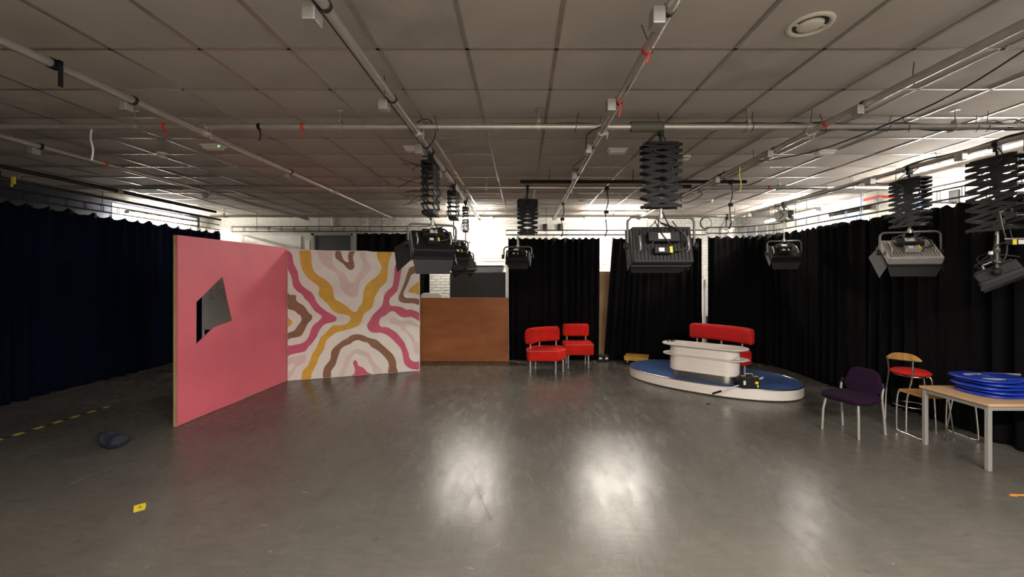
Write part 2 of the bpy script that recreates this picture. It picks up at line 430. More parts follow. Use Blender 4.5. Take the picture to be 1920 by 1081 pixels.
# ------------------------------------------------------------------ curtains
def curtain(name, label, path, z0, z1, m, lam=.16, amp=.045, scal=.035, group=None, seed=0, gather=1.0, hooks=True, narrow=0.0, flare=0.0):
    rnd = random.Random(seed)
    P = smooth_path([(p[0], p[1], 0) for p in path], 12) if len(path) > 2 else [Vector((p[0], p[1], 0)) for p in path]
    cum = [0]
    for i in range(1, len(P)): cum.append(cum[-1] + (P[i] - P[i - 1]).length)
    Ltot = cum[-1]; n = int(Ltot / .018)
    def at(s):
        i = 0
        while i < len(cum) - 2 and cum[i + 1] < s: i += 1
        t = (s - cum[i]) / max(1e-6, cum[i + 1] - cum[i]); d = (P[i + 1] - P[i]).normalized()
        return P[i].lerp(P[i + 1], t), Vector((-d.y, d.x, 0))
    ph = [0.0]
    while len(ph) <= n: ph.append(ph[-1] + .018 / lam * 2 * PI * (1 + .45 * math.sin(len(ph) * .11 + seed) * math.sin(len(ph) * .043 + 2 * seed)))
    am = [amp * (.55 + .45 * math.sin(i * .07 + seed * 3)) + amp * .3 * math.sin(i * .31) for i in range(n + 1)]
    rows = [0, .02, .10, .25, .42, .6, .78, .90, .96, 1.0]
    vs = []; fs = []
    c0 = at(Ltot / 2)[0]
    for j, u in enumerate(rows):
        for i in range(n + 1):
            s = Ltot * i / n
            sq = 1 - narrow * (1 - u) if narrow >= 0 else 1 + narrow * u
            p, nn = at(Ltot / 2 + (s - Ltot / 2) * sq - flare * (1 - u) * (1 - i / n))
            a = am[i] * (1.15 - .35 * u) + .012 * math.sin(i * .05 + u * 5)
            q = p + nn * (a * math.sin(ph[i]))
            zt = z1 - scal * (.5 - .5 * math.cos(ph[i])) - .006 * math.sin(i * .9)
            z = z0 + (zt - z0) * u
            vs.append((q.x, q.y, z))
    for j in range(len(rows) - 1):
        for i in range(n):
            a = j * (n + 1) + i; fs.append((a, a + 1, a + n + 2, a + n + 1))
    o = MB().add(vs, fs, True).build(name, m, None, loc=(c0.x, c0.y, z0))
    tag(o, label, 'curtain', group)
    sd = o.modifiers.new('thick', 'SOLIDIFY'); sd.thickness = .004
    if hooks:
        h = MB(); i = 0
        for i in range(0, n, max(4, int(lam / .018))):
            p, nn = at(Ltot * i / n); q = p + nn * am[i] * math.sin(ph[i])
            zt = z1 - scal * (.5 - .5 * math.cos(ph[i]))
            h.box(p.x * .5 + q.x * .5, p.y * .5 + q.y * .5, zt + .02, .006, .006, .075)
        hk = h.build('curtain_hooks', M['darksteel'], o, world=True); tag(hk, kind='stuff')
    return o
curtain('curtain', 'black pleated curtain between the plywood board and the narrow brick gap', [(-.30, 9.26), (.8, 9.30), (1.74, 9.24)], .0, 2.73, M['curtain'], seed=1, narrow=.02)
curtain('curtain', 'black curtain behind the big central lamp, narrow gaps on both sides', [(2.02, 9.22), (2.9, 9.28), (4.00, 9.22)], .0, 2.73, M['curtain'], seed=2, flare=.20)
curtain('curtain', 'long black curtain round the right rear corner behind the red sofa', [(4.13, 9.20), (4.8, 9.12), (5.25, 8.6), (5.30, 7.6), (5.31, 6.40)], .0, 2.76, M['curtain'], seed=3, lam=.19, amp=.06, scal=.05)
curtain('curtain', 'long black curtain along the right side behind the chairs and table', [(5.36, 6.56), (5.36, 5.2), (5.34, 3.9), (5.34, 1.0)], .0, 2.76, M['curtain'], seed=4, lam=.19, amp=.06, scal=.04)
curtain('curtain', 'dark navy curtain along the whole left side of the studio', [(-7.55, 1.5), (-7.52, 5.0), (-7.52, 8.0), (-7.50, 10.35)], .0, 2.985, M['navy'], seed=5, lam=.30, amp=.07, scal=.07)
curtain('curtain', 'short stretch of black curtain behind the top of the patterned flat', [(-3.95, 9.93), (-3.1, 9.95), (-2.20, 9.93)], .0, 2.90, M['curtain'], seed=6, lam=.22, amp=.04, scal=.02)

# tracks the curtains hang from (double rails with spacers)
def track(label, pts, ztop, zbot, step, name='curtain_track', dy=0.0, hang=True):
    P = [Vector((p[0], p[1], 0)) for p in pts]
    t = thing(name, label, 'curtain track', (P[0].x, P[0].y, zbot))
    for z_ in (ztop, zbot):
        MB().tube([(p.x, p.y, z_) for p in P], .013, 6).build('rail', M['darksteel'], t, world=True)
    total = 0
    m0 = None
    for i in range(len(P) - 1):
        d = P[i + 1] - P[i]; L = d.length; k = 0
        while k * step < L:
            q = P[i] + d * (k * step / L)
            dd = d.normalized() * .018
            o_ = MB()
            o_.box(q.x + dd.x, q.y + dd.y, (ztop + zbot) / 2, .008, .008, ztop - zbot); o_.box(q.x - dd.x, q.y - dd.y, (ztop + zbot) / 2, .008, .008, ztop - zbot)
            o_.build('spacer', M['darksteel'], t, world=True)
            if hang and k % 5 == 2:
                MB().tube([(q.x, q.y, ztop), (q.x, q.y, ZCEIL)], .005, 5).build('hanger_rod', M['darksteel'], t, world=True)
            k += 1
    return t
track('double black curtain rail above the navy curtain on the left side', [(-7.52, 2.5), (-7.50, 10.3)], 3.14, 3.02, .29)
track('double black curtain rail across the back left above the white wall panels', [(-6.95, 9.95), (-2.2, 9.93)], 3.055, 2.94, .30)
track('black curtain rail along the back above the two black curtains', [(-.35, 9.25), (4.1, 9.22)], 2.89, 2.79, .45)
track('double black curtain rail round the right corner against the blue wall', [(4.1, 9.22), (4.8, 9.14), (5.27, 8.6), (5.32, 6.5), (5.34, 1.0)], 2.95, 2.82, .30)

# ------------------------------------------------------------------ the lighting grid
ZX, ZLP = 3.225, 3.168        # cross pipes above, long pipes below them
PR = .0275
def clamp_at(o, p, vertical=True):
    m = MB()
    m.tube([(p[0], p[1] - .028, p[2]), (p[0], p[1] + .028, p[2])], PR + .009, 10)
    m.tube([(p[0] - .028, p[1], p[2] + .057), (p[0] + .028, p[1], p[2] + .057)], PR + .009, 10)
    m.box(p[0] + .048, p[1], p[2] - .01, .035, .03, .03); m.tube([(p[0] + .055, p[1], p[2] - .06), (p[0] + .055, p[1], p[2] + .04)], .006, 6)
    return m.build('scaffold_clamp', M['steel'], o, world=True)
def box_on(o, p, side=-1, big=1.0, m='boxgrey'):
    m = 'boxgrey' if p[0] < -2 else 'alu'
    b = MB(); b.box(p[0] + side * .062 * big, p[1], p[2] - .045, .065 * big, .085 * big, .09 * big)
    b_ = b.build('socket_box', M[m], o, .006, world=True)
    r = MB(); r.tube([(p[0], p[1] - .012, p[2]), (p[0], p[1] + .012, p[2])], PR + .006, 12); r.box(p[0] + side * .03, p[1], p[2] - .02, .04, .024, .012)
    r.build('pipe_band', M['darksteel'], o, world=True)
def tape_on(o, p, m, drop=.07, along='y', rag=True):
    t = MB()
    d = (0, .014, 0) if along == 'y' else (.014, 0, 0)
    t.tube([(p[0] - d[0], p[1] - d[1], p[2]), (p[0] + d[0], p[1] + d[1], p[2])], PR + .003, 10)
    if drop: t.tube(smooth_path([(p[0], p[1], p[2] - PR), (p[0] + .006, p[1], p[2] - PR - drop * .4), (p[0] - .006, p[1] + .004, p[2] - PR - drop)], 4), .006, 5)
    return t.build('tape_scrap', M[m], o, world=True)
def tie_on(o, p, up=.10, dx=.03):
    MB().tube(smooth_path([(p[0] - dx * .4, p[1], p[2] - PR - .02), (p[0], p[1] - PR - .003, p[2]), (p[0] + dx * .2, p[1], p[2] + PR), (p[0] + dx, p[1], p[2] + PR + up)], 4), .003, 5).build('cable_tie', M['rubber'], o, world=True)
def long_pipe(label, X, y0, y1, m='steel', z=ZLP, cross=(), boxes=(), r=PR):
    o = MB().tube([(X, y0, z), (X, y1, z)], r, 16).build('lighting_pipe', M[m], None, loc=(X, y0, z))
    tag(o, label, 'pipe')
    return o
cross_Y = [3.80, 6.38, 9.35]
lp = {}
specs = [('G', -6.2, 1.0, 8.4, 'darksteel', 'dark pipe running away overhead at far left, above the navy curtain'),
         ('C', -4.86, 1.0, 9.45, 'steel', 'steel pipe running away overhead, second bright one from the left'),
         ('B', -2.90, 1.0, 9.45, 'steel', 'steel pipe running away overhead above the pink flat'),
         ('A', -.955, 1.0, 9.45, 'steel', 'steel pipe running away overhead with three lamps hung from it'),
         ('D', .727, 1.0, 9.45, 'steel', 'bright steel pipe running away overhead just right of the centre'),
         ('E', 2.62, 1.0, 9.45, 'steel', 'steel pipe running away overhead at the right, no lamps on it, loose cable'),
         ('F', 4.70, 1.0, 9.45, 'steel', 'rightmost steel pipe running away overhead carrying four scissor hangers')]
for k, X, y0, y1, mm, lab in specs: lp[k] = long_pipe(lab, X, y0, y1, mm)
lp['H'] = long_pipe('thin dark pipe running away overhead nearest the navy curtain', -6.75, 1.0, 9.3, 'darksteel', z=3.13, r=.022)
for k in 'CBADEF':
    X = lp[k].location.x
    for Y in cross_Y: clamp_at(lp[k], (X, Y, ZLP))
for Y in cross_Y: clamp_at(lp['G'], (lp['G'].location.x, Y, ZLP)) if Y < 8.4 else None
def cross(label, Y, x0, x1, rods):
    o = MB().tube([(x0, Y, ZX), (x1, Y, ZX)], PR, 16).build('cross_pipe', M['steel'], None, loc=(x0, Y, ZX)); tag(o, label, 'pipe')
    for x in rods:
        m = MB(); m.tube([(x, Y, ZX), (x, Y, ZCEIL)], .006, 6); m.box(x, Y, ZCEIL - .015, .05, .05, .008)
        m.build('hanger_rod', M['steel'], o, world=True)
        m = MB(); m.tube([(x - .02, Y, ZX), (x + .02, Y, ZX)], PR + .008, 10); m.box(x, Y, ZX + .045, .03, .05, .03); m.box(x, Y + .045, ZX - .01, .025, .03, .05); m.build('pipe_clamp', M['steel'], o, world=True)
    return o
c1 = cross('nearest steel pipe running left to right under the ceiling tiles', 3.80, -6.4, 5.2, [px(q, 0, 3.8).x for q in (253, 638, 1010, 1403, 1791)])
c2 = cross('middle steel pipe running left to right behind the black bar', 6.38, -7.1, 6.2, [px(q, 0, 6.38).x for q in (335, 547, 720, 912, 1240, 1461, 1600)])
c3 = cross('farthest steel pipe running left to right near the back wall', 9.35, -7.0, 5.1, [px(q, 0, 9.35).x for q in (420, 545, 700, 860, 1010, 1150, 1280)])
struct_dummy = None
# socket boxes, tapes, ties along the pipes
def onl(k, y):  # the point on a long pipe seen at picture height y
    Y = (ZLP - ZC) * FPX / (CY - y); return (lp[k].location.x, Y, ZLP)
for k, y, s, b in (('A', 10, -1, 1.0), ('A', 185, -1, 1.0), ('A', 272, -1, 1.1), ('A', 318, -1, .9), ('D', 18, -1, .95), ('D', 188, -1, 1.0), ('D', 272, -1, 1.0),
                   ('D', 324, -1, 1.0), ('E', 196, -1, .8), ('E', 281, -1, .9), ('E', 331, -1, .9), ('F', 285, -1, 1.0), ('F', 333, -1, 1.15), ('F', 398, -1, 1.1),
                   ('F', 385, 1, 1.0), ('B', 188, -1, .8), ('B', 322, -1, .9), ('C', 274, -1, .9)):
    box_on(lp[k], onl(k, y), s, b)
for k, y, m_, d in (('D', 92, 'redtape', .05), ('D', 186, 'redtape', .10), ('E', 231, 'redtape', 0), ('C', 307, 'redtape', .03)): tape_on(lp[k], onl(k, y), m_, d)
tape_on(c1, (px(310, 0, 3.8).x, 3.8, ZX), 'redtape', .05, 'x'); tape_on(c1, (px(568, 0, 3.8).x, 3.8, ZX), 'redtape', .06, 'x')
tape_on(c2, (px(1440, 0, 6.38).x, 6.38, ZX), 'redtape', 0, 'x')
tape_on(c1, (px(487, 0, 3.8).x, 3.8, ZX), 'black', .10, 'x')
for q in (1080, 1125, 1238, 1410, 1520, 1545, 1665, 1700, 1830, 1850): tie_on(c1, (px(q, 0, 3.8).x, 3.8, ZX), random.uniform(.06, .13), random.uniform(-.05, .06))
tie_on(c1, (px(820, 0, 3.8).x, 3.8, ZX), .08, -.03)
for k, ys_ in (('D', (85, 155, 160)), ('F', (300, 345, 372)), ('A', (165, 240)), ('E', (150, 300))):
    for y in ys_: tie_on(lp[k], onl(k, y), random.uniform(.04, .10), random.uniform(-.05, .05))
# hanging strips
for (k, X_, Y_, z0_, z1_, m_, r_, nm, lab) in (('s', px(172, 0, 3.8).x, 3.80, ZX - PR, 2.92, 'white', .008, 'hanging_strip', 'crumpled white strip hanging from the nearest cross pipe at upper left'),
                                ('y', 2.62 - .04, 4.9, ZLP - PR, 2.86, 'yellow', .006, 'hanging_strip', 'yellow strip hanging from the steel pipe at upper right')):
    o = MB().tube(smooth_path([(X_, Y_, z0_ + .012), (X_ - .01, Y_, z0_ * .7 + z1_ * .3), (X_ + .012, Y_, z0_ * .35 + z1_ * .65), (X_, Y_, z1_)], 5), r_, 5).build(nm, M[m_], None, loc=(X_, Y_, z1_))
    tag(o, lab, 'tape')
# black strap on the second pipe at upper left
o = MB(); p = onl('B', 120)
o.tube([(p[0], p[1] - .02, p[2]), (p[0], p[1] + .02, p[2])], PR + .006, 10); o.box(p[0] + .045, p[1], p[2] - .06, .012, .02, .16); o.box(p[0] + .02, p[1], p[2] + .015, .06, .02, .012)
o.build('pipe_strap', M['black'], lp['B'], world=True)
# yellow tag at far left
o = MB(); q_ = px(25, 338, 5.2); o.box(q_.x, q_.y, q_.z, .05, .01, .09); o.box(q_.x - .02, q_.y, q_.z - .05, .02, .01, .06); o.tube([(q_.x, q_.y, q_.z), (-6.2, 5.2, 3.168)], .003, 5)
tag(o.build('hanging_tag', M['yellow'], None, loc=q_), 'yellow tag hanging above the navy curtain at far left', 'tag')

# cables draped along pipes
def cable(o, pts, r=.007, name='cable'):
    return MB().tube(smooth_path(pts, 6), r, 6).build(name, M['rubber'], o, world=True)
def wander(a, b, n, s, sag=0):
    a = Vector(a); b = Vector(b); out = []
    for i in range(n + 1):
        t = i / n; p = a.lerp(b, t) + Vector((random.uniform(-s, s), random.uniform(-s, s), random.uniform(-s, s) - sag * math.sin(PI * t)))
        out.append(p)
    out[0] = a; out[-1] = b
    return out
cable(c1, wander((-.9, 3.8, ZX + PR), (1.30, 3.8, ZX + PR), 10, .010), .006)
cable(c1, wander((1.30, 3.8, ZX + PR), (3.0, 3.8, ZX + PR), 10, .008), .007)
cable(c1, wander((2.6, 3.8, ZX + PR), (4.7, 3.8, ZX + PR), 14, .012), .009)
cable(c1, wander((2.6, 3.8, ZX - PR), (4.6, 3.8, ZX - PR), 12, .010), .006)
for k_ in range(5): cable(c1, wander((4.2 + .1 * k_, 3.8, ZX + PR), (4.75, 3.8 + .02 * k_, ZX + .02), 5, .05), .006)
MB().tube([(1.0, 3.8, ZX), (1.29, 3.8, ZX)], .05, 8).build('cable_bundle', mat('olive_tape', (.10, .10, .07), .6), c1, world=True)
MB().tube([(2.2 * .9, 6.38, ZX + .01), (2.6, 6.38, ZX + .01)], .035, 8).build('cable_bundle', M['fixture'], c2, world=True)
cable(lp['F'], wander((4.68, 2.2, ZLP + PR), (4.70, 5.2, ZLP + PR), 16, .015), .010)
cable(lp['F'], wander((4.72, 3.4, ZLP + PR + .01), (4.70, 7.5, ZLP + PR), 20, .018), .008)
cable(lp['F'], wander((4.70, 4.8, ZLP + PR), (4.70, 5.6, ZLP - PR), 6, .01, .12), .006)
cable(lp['E'], wander((2.62, 4.4, ZLP + PR), (2.62, 9.2, ZLP + PR), 18, .016), .009)
cable(lp['E'], [(2.62, 6.2, ZLP), (2.60, 6.0, ZLP - .14), (2.55, 6.5, ZLP - .16), (2.62, 6.9, ZLP)], .007)
cable(lp['E'], [(3.30, 2.2, 3.36), (3.16, 2.35, 3.33), (2.98, 2.8, 3.12), (2.90, 3.3, 3.06), (2.82, 3.9, 3.05), (2.70, 4.4, 3.10), (2.62, 4.75, ZLP)], .006)
cable(lp['A'], wander((-.955, 3.9, ZLP + .03), (-.955, 9.0, ZLP + .03), 18, .014), .008)
cable(lp['A'], wander((-.985, 1.5, ZLP - .02), (-.985, 4.0, ZLP - .02), 6, .002), .004)
cable(lp['D'], [(.727, 3.7, ZLP + .03), (.60, 3.8, ZLP - .02), (.66, 4.3, ZLP - .06), (.60, 4.9, ZLP - .03), (.727, 5.1, ZLP)], .006)
cable(lp['A'], [(-.955, 3.8, ZLP + .1), (-.86, 3.84, ZLP + .14), (-.80, 3.86, ZLP + .02), (-.90, 3.95, ZLP - .10), (-.97, 4.0, ZLP - .02)], .005)

# black bar hung under the grid
bb = MB().tube([(-.02, 5.95, 3.17 + .045), (3.22, 5.95, 3.17 + .045)], .024, 12).build('black_bar', M['black'], None, loc=(-.02, 5.95, 3.215))
tag(bb, 'long black bar hung level under the ceiling, behind the largest scissor hanger', 'bar')
for x in (.4, 1.6, 2.9): MB().tube([(x, 5.95, 3.21), (x, 5.95, ZCEIL)], .006, 6).build('hanger_rod', M['darksteel'], bb, world=True)
# dark beams on the left
gb = MB().box(-5.75, 5.0, 3.25, .07, 7.2, .06).build('overhead_beam', M['darksteel'], None, loc=(-5.75, 5.0, 3.25))
gb.hide_render = False
bpy.data.objects.remove(gb)

# ------------------------------------------------------------------ scissor hangers and lamps
arm_cache = {}
def pantograph(label, X, Y, zpipe, ztop, zbot, width=.36, n=8, rz=0.0, grow=1.5, mt='black', depth=.11, armw=.030, cables=True):
    t = thing('scissor_hanger', label, 'light hanger', (X, Y, zpipe), rz, 'scissor hangers for the studio lamps')
    zt = ztop - zpipe; zb = zbot - zpipe
    MB().tube([(0, -.02, 0), (0, .02, 0)], PR + .010, 12).build('hook_clamp', M['steel'], t) if abs(rz) > .8 and False else None
    ax = (1, 0, 0)
    m = MB()
    # hook round the pipe (pipe runs along local x when hung on its pipe)
    m.tube([(-.022, 0, 0), (.022, 0, 0)], PR + .010, 12); m.box(0, 0, -.055, .04, .05, .05); m.tube([(0, 0, -.04), (0, 0, zt)], .013, 8); m.tube([(.0, .03, -.05), (0, .09, -.05)], .007, 6)
    m.build('hook_clamp', M['fixture'], t)
    m = MB(); m.prism(rrect(width * .9, depth + .03, .03), zt - .012, zt + .012); m.build('top_plate', M[mt], t, .003)
    hs = [1 + (grow - 1) * i / (n - 1) for i in range(n)]; k = (zt - zb - .02) / sum(hs); hs = [h * k for h in hs]
    L = math.sqrt(width ** 2 + (sum(hs) / n) ** 2 * .6)
    key = (round(L, 3), mt, armw)
    z = zt - .012
    for i, h in enumerate(hs):
        h2 = min(h, L * .98); a = math.asin(h2 / L); wv = L * math.cos(a)
        for s in (-1, 1):
            for d in (-1, 1):
                Mx = T(0, d * depth / 2 + s * .003, z - h / 2) @ Rm(s * a, 'Y')
                if key not in arm_cache:
                    o = MB().box(0, 0, 0, L + .02, .005, armw).build('scissor_arm', M[mt], t, 0)
                    arm_cache[key] = o; o.matrix_local = Mx
                else: share(arm_cache[key], t, Mx)
        for (rx, rz_) in ((-wv / 2, z), (wv / 2, z), (0, z - h / 2)):
            kk = ('rod', round(depth, 3))
            if kk not in arm_cache:
                o = MB().tube([(0, -depth / 2 - .01, 0), (0, depth / 2 + .01, 0)], .0065, 6).build('pivot_rod', M['fixture'], t); arm_cache[kk] = o; o.location = (rx, 0, rz_)
            else: share(arm_cache[kk], t, T(rx, 0, rz_))
        z -= h
    m = MB(); m.prism(rrect(width * .8, depth + .02, .03), z - .014, z + .012); m.build('bottom_plate', M[mt], t, .003)
    if cables:
        for q in range(2):
            pts = [(0, 0, -.03)]
            zz = zt
            while zz > z:
                pts.append((random.uniform(-.5, .5) * width * .8, (depth / 2 + .02) * (-1 if q else 1) * random.uniform(.6, 1.2), zz)); zz -= .075
            pts.append((0, 0, z - .01))
            MB().tube(smooth_path(pts, 4), .006, 5).build('cable', M['rubber'], t)
    return t, zpipe + z - .014
def lamp(label, X, Y, ztop, W=.58, H=.36, rz=0.0, tilt=20, yd=.20, doors=(1, 1, 1, 1), dl=.17, mt='fixture', stem=.06, swing=25, boxes=True, grey=None, dang=None):
    t = thing('studio_lamp', label, 'studio lamp', (X, Y, ztop), rz, 'studio lamps hung from the ceiling grid')
    m = MB(); m.tube([(0, 0, .005), (0, 0, -stem)], .014, 10); m.lathe([(.022, -stem - .01), (.022, -stem + .03)], 10); m.build('spigot', M['alu'], t)
    hw = W / 2 + .035; zt = -stem
    pts = [(-hw, 0, zt - yd), (-hw, 0, zt - .05)] + [(-hw + .05 - .05 * math.cos(a_), 0, zt - .05 + .05 * math.sin(a_)) for a_ in (PI / 8, PI / 4, 3 * PI / 8, PI / 2)]
    pts += [(-x_, y_, z_) for x_, y_, z_ in pts[::-1]]
    MB().tube(pts, .012, 8).build('yoke', M['yoke'], t)
    for s in (-1, 1):
        MB().lathe([(.030, 0), (.034, .01), (.034, .03), (.02, .035)], 12, (s * (hw - .002), 0, zt - yd), Rm(s * PI / 2, 'Y')).build('pivot_knob', M['black'], t)
    B = T(0, 0, zt - yd) @ Rm(-R(tilt), 'X')
    def P(): m_ = MB(); m_.M = B.copy(); return m_
    D = .10
    m = P(); m.box(0, 0, 0, W, D, H); m.build('housing', M[mt], t, .012)
    m = P()
    for i in range(15): m.box((i - 7) * W * .062, -D / 2 - .006, 0, .008, .012, H * .86)
    m.build('cooling_fins', M[mt], t)
    m = P(); m.box(0, D / 2 + .002, 0, W * .92, .006, H * .88); m.build('diffuser', M['lens'], t)
    fr = P()
    for s in (-1, 1): fr.box(s * W / 2, D / 2 + .01, 0, .02, .03, H + .02); fr.box(0, D / 2 + .01, s * H / 2, W + .02, .03, .02)
    fr.build('front_frame', M['flag'], t)
    if boxes:
        m = P(); m.box(-.01, -D / 2 - .055, H * .14, W * .52, .065, H * .27); db_ = m.build('driver_box', M['fixture'], t, .008)
        m = P(); m.box(-.01, -D / 2 - .089, H * .14, W * .20, .004, H * .16); m.build('driver_label', M['label'], db_)
        m = P(); m.box(-.02, -D / 2 - .05, -H * .22, W * .30, .055, H * .18); pb_ = m.build('power_box', M['alu' if mt != 'fixture' else 'fixture'], t, .006)
        m = P(); m.box(-.02 + W * .12, -D / 2 - .079, -H * .22, W * .045, .003, H * .17); m.build('warning_label', M['yellow'], pb_)
        m = P(); m.box(-.04, -D / 2 - .079, -H * .22, W * .09, .003, H * .10); m.build('printed_label', M['label'], pb_)
        for s in (-1, 1):
            m = P(); m.tube([(s * W * .40, -D / 2, -H * .2), (s * W * .40, -D / 2 - .05, -H * .17), (s * W * .40, -D / 2 - .05, H * .17), (s * W * .40, -D / 2, H * .2)], .008, 6); m.build('handle', M['alu'], t)
        m = P(); m.tube(smooth_path([(W * .14, -D / 2 - .06, -H * .22), (W * .30, -D / 2 - .08, -H * .20), (W * .36, -D / 2 - .07, H * .05), (W * .25, -D / 2 - .08, H * .30), (0, -D / 2, H * .6)], 5), .009, 6); m.build('cable', M['rubber'], t)
        MB().tube(smooth_path([(0, 0, .0), (.05, -.03, -stem - .05), (.10, -.06, zt - yd * .6), (.12, -.05, zt - yd + H * .2)], 5), .007, 6).build('cable', M['rubber'], t)
    for q in range(5 if boxes else 3):
        a_ = Vector((random.uniform(-.1, .1), random.uniform(-.06, .02), -stem - random.uniform(0, .04)))
        b_ = Vector((random.uniform(-.45, .45) * W, -D / 2 - random.uniform(.02, .08), zt - yd + random.uniform(-.2, .45) * H))
        m_ = (a_ + b_) / 2 + Vector((random.uniform(-.10, .10), -.06, random.uniform(-.09, .02)))
        MB().tube(smooth_path([a_, m_, b_], 6), random.choice((.004, .006)), 5).build('cable', M['rubber'], t)
    # barn doors: bottom, top, left, right
    a = R(swing)
    for i, on in enumerate(doors):
        if not on: continue
        m = P(); dlen = dl * on
        if i < 2:
            s = -1 if i == 0 else 1
            hinge = T(0, D / 2 + .022, s * H / 2) @ Rm(s * a, 'X')
            vs = [(-W / 2, 0, -.0015), (W / 2, 0, -.0015), (W / 2 - .04, dlen, -.0015), (-W / 2 + .04, dlen, -.0015)]
        else:
            s = -1 if i == 2 else 1
            hinge = T(s * W / 2, D / 2 + .022, 0) @ Rm(-s * a, 'Z')
            vs = [(-.0015, 0, -H / 2), (-.0015, 0, H / 2), (-.0015, dlen, H / 2 + .03), (-.0015, dlen, -H / 2 - .03)]
        off = Vector((0, 0, .003)) if i < 2 else Vector((.003, 0, 0))
        V = [hinge @ Vector(v) for v in vs] + [hinge @ (Vector(v) + off) for v in vs]
        m.add(V, [(0, 1, 2, 3), (4, 7, 6, 5), (0, 4, 5, 1), (1, 5, 6, 2), (2, 6, 7, 3), (3, 7, 4, 0)])
        m.build('barn_door', M['flag'], t)
    return t
def PP(k, y): return onl(k, y)
# 1 main lamp on the nearest cross pipe
t, z = pantograph('largest black scissor hanger, folded tight, on the nearest cross pipe right of centre', 1.275, 3.80, ZX, 3.06, 2.485, .335, 8, 0, 1.6)
lamp('large black studio lamp seen from behind, its back boxes facing the camera', 1.275, 3.80, z, .54, .34, 0, 14, .26, (1, .6, .5, .5), .14, swing=12, stem=.085)
# 2 on pipe A, near
p = PP('A', 284)
t, z = pantograph('scissor hanger seen edge on with loose wires, above the lamp beside the patterned flat', p[0], p[1], ZLP, 3.03, 2.50, .34, 8, PI / 2, 1.7)
MB().tube([(p[0], p[1], z + .01), (p[0], p[1], z - .05)], .010, 8).build('drop_rod', M['black'], t, world=True)
for q in range(11):
    a_ = random.uniform(-.6, .6); zz = random.uniform(-.50, -.12)
    MB().tube(smooth_path([(.0, .05, zz), (-.05 * q / 4, .13, zz - .02), (random.uniform(-.1, .1), .17 + random.uniform(0, .18), zz - random.uniform(-.05, .1))], 4), .0035, 5).build('loose_wire', M['rubber'], t)
lamp('black studio lamp with a wide lower flap overlapping the corner of the patterned flat', p[0] + .02, p[1], z - .035, .43, .30, R(24), 42, .20, (1.0, .7, 1.4, .5), .16, swing=38)
# 3 on pipe A, middle
p = PP('A', 343)
t, z = pantograph('narrow scissor hanger just behind the edge on hanger, beside the bright light', p[0], p[1], ZLP, 3.03, 2.66, .30, 6, PI / 2, 1.6)
MB().tube([(p[0], p[1], z + .01), (p[0], p[1], z - .24)], .008, 8).build('drop_rod', M['black'], t, world=True)
lamp('black studio lamp hidden mostly behind the lamp with the wide lower flap', p[0] + .02, p[1], z - .23, .36, .30, R(40), 35, .17, (.6, .6, .6, .6), .15, swing=25)
# 4 on pipe A, far, small lamp
p = PP('A', 374)
t, z = pantograph('small distant scissor hanger tangled with cables in front of the bright light', p[0], p[1], ZLP, 3.02, 2.62, .20, 7, PI / 2, 1.3, 'fixture', .07, .02)
MB().tube([(p[0], p[1], z + .01), (p[0], p[1], z - .30)], .008, 8).build('drop_rod', M['black'], t, world=True)
lamp('small grey studio lamp tipped on its side in front of the bare brick wall', p[0] + .02, p[1], z - .29, .34, .30, R(62), 30, .18, (0, 1, .9, .9), .16, 'flag', swing=20, boxes=False)
# 5 on cross pipe 2
t, z = pantograph('half open scissor hanger left of the black curtain, over a small grey lamp', .09, 6.38, ZX, 3.03, 2.52, .30, 8, 0, 2.0, 'black', .10, .026)
lamp('small black studio lamp in front of the edge of the black curtain', -.06, 6.38, z, .36, .18, R(-8), 36, .15, (.7, .4, .5, .3), .13, swing=20, stem=.20)
# 6 small spot in front of the central right gap
t, z = pantograph('small bright metal scissor hanger in front of the black curtain, right of the big lamp', 4.62, 9.35, ZX, 2.95, 2.50, .30, 6, 0, 1.6, 'alu', .10, .022)
def spot(label, X, Y, z):
    t = thing('spotlight', label, 'studio lamp', (X, Y, z))
    MB().tube([(0, 0, .01), (0, 0, -.10)], .012, 8).build('spigot', M['alu'], t)
    MB().tube([(-.10, 0, -.32), (-.10, 0, -.14), (-.06, 0, -.10), (.06, 0, -.10), (.10, 0, -.14), (.10, 0, -.32)], .009, 8).build('yoke', M['chrome'], t)
    mm = T(0, 0, -.30) @ Rm(R(-60), 'X') @ Rm(R(-90), 'X')
    MB().lathe([(.04, -.16), (.07, -.14), (.075, -.02), (.085, 0), (.085, .14), (.095, .15), (.095, .18)], 20, (0, 0, 0), mm).build('housing', M['fixture'], t)
    MB().lathe([(.088, .05), (.088, .07)], 20, (0, 0, 0), mm).build('trim_ring', M['chrome'], t)
    MB().lathe([(.080, .172), (.080, .181)], 20, (0, 0, 0), mm).build('lens', M['lens'], t)
spot('small round silver and black spotlight at the left edge of the long black curtain', 4.62, 9.35, z)
